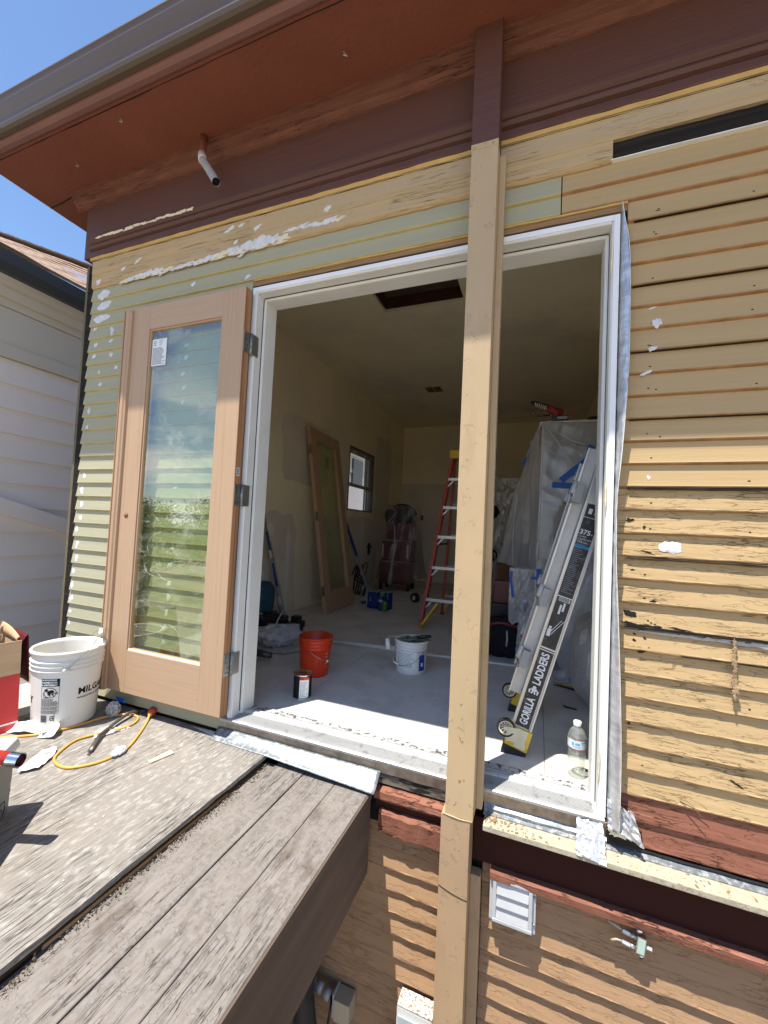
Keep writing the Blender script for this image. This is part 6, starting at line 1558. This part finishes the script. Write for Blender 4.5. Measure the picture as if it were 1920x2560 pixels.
s1 = thing('backing_paper_scrap', 'curled white backing paper scrap in front of the bucket', 'scrap', (0, 0, 0))
def ribbon(u, v):
    path = [(-.90, -.395), (-.83, -.385), (-.775, -.350), (-.735, -.335), (-.700, -.345), (-.690, -.375)]
    k = u * 5; i = min(int(k), 4); t = k - i; a = Vector(path[i]); b = Vector(path[i + 1]); p = a.lerp(b, t); d = (b - a).normalized(); n_ = Vector((-d.y, d.x))
    w = .020 + .018 * u
    q_ = p + n_ * (v - .5) * 2 * w
    return (q_.x, q_.y, ZS + .004 + .030 * (v ** 2) * (1 - .5 * u) + .018 * math.sin(u * 6.3) ** 2 + .006 * noise.noise(Vector((u * 8, v * 3, 1))))
sheet('paper', ribbon, 40, 8, M_paper, s1, thick=.0005)
s2 = thing('backing_paper_scrap', 'larger flat white paper scrap touching the cord loop', 'scrap', (0, 0, 0))
poly_sheet('paper', [(-.500, -.575), (-.545, -.535), (-.553, -.500), (-.600, -.436), (-.575, -.398), (-.548, -.408), (-.500, -.450), (-.480, -.490), (-.462, -.525)], M_paper, s2, thick=.0005, z=ZS + .001, amp=.020, f=13, sub=4)
s3 = thing('plastic_scrap', 'wrinkled clear plastic scrap under the pry bar', 'scrap', (0, 0, 0))
poly_sheet('film', [(-.505, -.285), (-.565, -.228), (-.545, -.190), (-.50, -.165), (-.455, -.140), (-.462, -.165), (-.475, -.225)], M_filmw, s3, thick=.0004, z=ZS + .001, amp=.010, f=40, sub=4)
bl_ = thing('crumpled_plastic_ball', 'crumpled clear plastic ball against the wall right of the bucket', 'scrap', (-.640, -.098, ZS + .034))
def ballf(u, v):
    a = u * 6.2832; s = math.sin(v * math.pi); w = 1 + .25 * noise.noise(Vector((math.cos(a) * s * 3, math.sin(a) * s * 3, math.cos(v * 3.14) * 3))) + .18 * noise.noise(Vector((math.cos(a) * s * 8, math.sin(a) * s * 8, math.cos(v * 3.14) * 8)))
    return (.036 * math.cos(a) * s * w, .030 * math.sin(a) * s * w, -.036 * math.cos(v * math.pi) * w)
sheet('film', ballf, 40, 24, film('grey_crumpled_film', col=(.55, .52, .50), tr=.25, gl=.18), bl_, smooth=False)
sheet('film_core', lambda u, v: tuple(.8 * c for c in ballf(u, v)), 20, 12, M_rag, bl_, smooth=False)
tpc = thing('blue_tape_scrap', 'small blue tape scrap behind the crumpled plastic ball', 'scrap', (-.655, -.050, ZS + .060))
box('tape', (-.03, -.001, -.01), (.03, .001, .014), M_btape, tpc)
pt = thing('plaster_lump', 'white plaster lump stuck on the cord loop', 'lump', (-.296, -.316, ZS + .012))
def lumpf(u, v):
    a = u * 6.2832; s = math.sin(v * math.pi); w = 1 + .3 * noise.noise(Vector((math.cos(a) * s * 3, math.sin(a) * s * 3, math.cos(v * 3.14) * 3 + 5)))
    return (.022 * math.cos(a) * s * w, .038 * math.sin(a) * s * w, -.013 * math.cos(v * math.pi) * w)
o_ = sheet('lump', lumpf, 30, 18, M_filler, pt, smooth=True); o_.rotation_euler = (0, 0, .35)
sm = thing('wood_shim', 'small pale wooden shim lying on the plywood', 'shim', (0, 0, 0))
q0 = [Vector((-.136, -.307, ZS + .001)), Vector((-.115, -.310, ZS + .001)), Vector((-.090, -.216, ZS + .001)), Vector((-.122, -.206, ZS + .001))]
mesh('shim', q0 + [p + Vector((0, 0, .005)) for p in q0], [(0, 1, 2, 3), (4, 5, 6, 7), (0, 1, 5, 4), (1, 2, 6, 5), (2, 3, 7, 6), (3, 0, 4, 7)], M_shim, sm)
q = random.Random(8)
cr = []
for k in range(170):
    x, y = q.uniform(-1.0, .22), q.uniform(-1.2, -.05); s = q.uniform(.001, .0035)
    cr.append(([Vector((x + q.uniform(-s, s), y + q.uniform(-s, s), ZS + q.uniform(0, s * .8))) for _ in range(4)], [(0, 1, 2), (0, 1, 3), (1, 2, 3), (0, 2, 3)]))
v_, f_ = join_geo(cr); o_ = mesh('deck_crumbs', v_, f_, M_filler); tag(o_, 'white crumbs and grit scattered over the plywood', kind='stuff'); 

# ================================================================ below the deck
cs = thing('cable_splitter', 'small metal cable splitter with two cut cables on lower siding', 'cable splitter', (1.700, -.018, -.345), rz=0)
box('splitter_body', (-.013, -.014, -.030), (.013, .006, .024), M_steel, cs, bev=.002, rot=(0, .10, 0)); box('splitter_face', (-.010, -.0155, -.024), (.010, -.0143, .020), mat('pale_green_label', (.42, .55, .46), .4), cs, rot=(0, .10, 0))
for z in (-.022, .012):
    tube('connector', [(-.052, -.004, z + .010), (-.014, -.004, z + .002)], .0072, M_alu, cs, n=6, smooth=False); tube('connector_collar', [(-.030, -.004, z + .0055), (-.016, -.004, z + .0028)], .0085, M_steel, cs, n=12)
tube('connector', [(.014, -.004, -.004), (.030, -.004, -.006)], .0075, M_alu, cs, n=6, smooth=False)
tube('cut_cable', [(-.052, -.004, .022), (-.072, -.004, .030), (-.094, -.003, .036)], .0040, M_beige, cs, n=8); tube('cut_cable', [(-.052, -.004, -.012), (-.068, -.004, -.012), (-.082, -.003, -.022)], .0040, M_beige, cs, n=8)
lathe('mount_eye', [(0, 0), (.008, 0), (.008, .003), (0, .003)], M_chrome, cs, n=16, loc=(-.004, -.006, .036)).rotation_euler = (math.pi / 2, 0, 0)
lathe('mount_eye', [(0, 0), (.006, 0), (.006, .003), (0, .003)], M_chrome, cs, n=16, loc=(.002, -.006, -.038)).rotation_euler = (math.pi / 2, 0, 0)
ol = thing('outlet_box', 'beige outlet box with conduit low on the shaded wall', 'outlet box', (.69, -.03, -.965))
box('box_body', (-.032, -.035, -.045), (.035, .03, .035), M_beige, ol, bev=.003); box('cover_flange', (-.042, -.025, -.048), (-.034, .03, .040), M_rag, ol, bev=.001)
for k in range(3): tube('conduit_fitting', [(-.060 - k * .036, -.01, .012 + k * .010), (-.086 - k * .036, -.01, .020 + k * .010)], .020 - .001 * k, M_grey, ol, n=14)
tube('hanging_cable', [(-.05, -.015, .02), (-.06, -.02, -.10), (-.055, -.02, -.35)], .007, M_black, ol, n=8); tube('hanging_cable', [(.0, -.02, -.04), (.004, -.02, -.12), (-.01, -.02, -.35)], .006, M_black, ol, n=8)
cdx = thing('black_hose_bundle', 'dark hose and vent pipe in shade under the deck', 'hose', (.52, -.10, -.72))
tube('hose', [(.10, .05, .10), (.06, .0, .0), (.03, -.02, -.15), (.06, -.03, -.32)], .045, M_black, cdx, n=14, sub=4)
tube('thin_hose', [(.0, .02, .05), (.04, -.04, -.08), (.02, -.05, -.25), (.03, -.05, -.5)], .010, M_black, cdx, n=8, sub=5)
box('grey_duct', (-.10, -.02, -.6), (.02, .06, -.12), mat('dim_duct', (.10, .10, .14), .6, var=.3), cdx, bev=.01); box('duct_edge', (.022, -.024, -.6), (.027, -.016, -.14), M_rag, cdx)
mesh('foam_gob', *boxgeo((-.02, .04, .16), (.06, .09, .26)), M_filler, cdx)
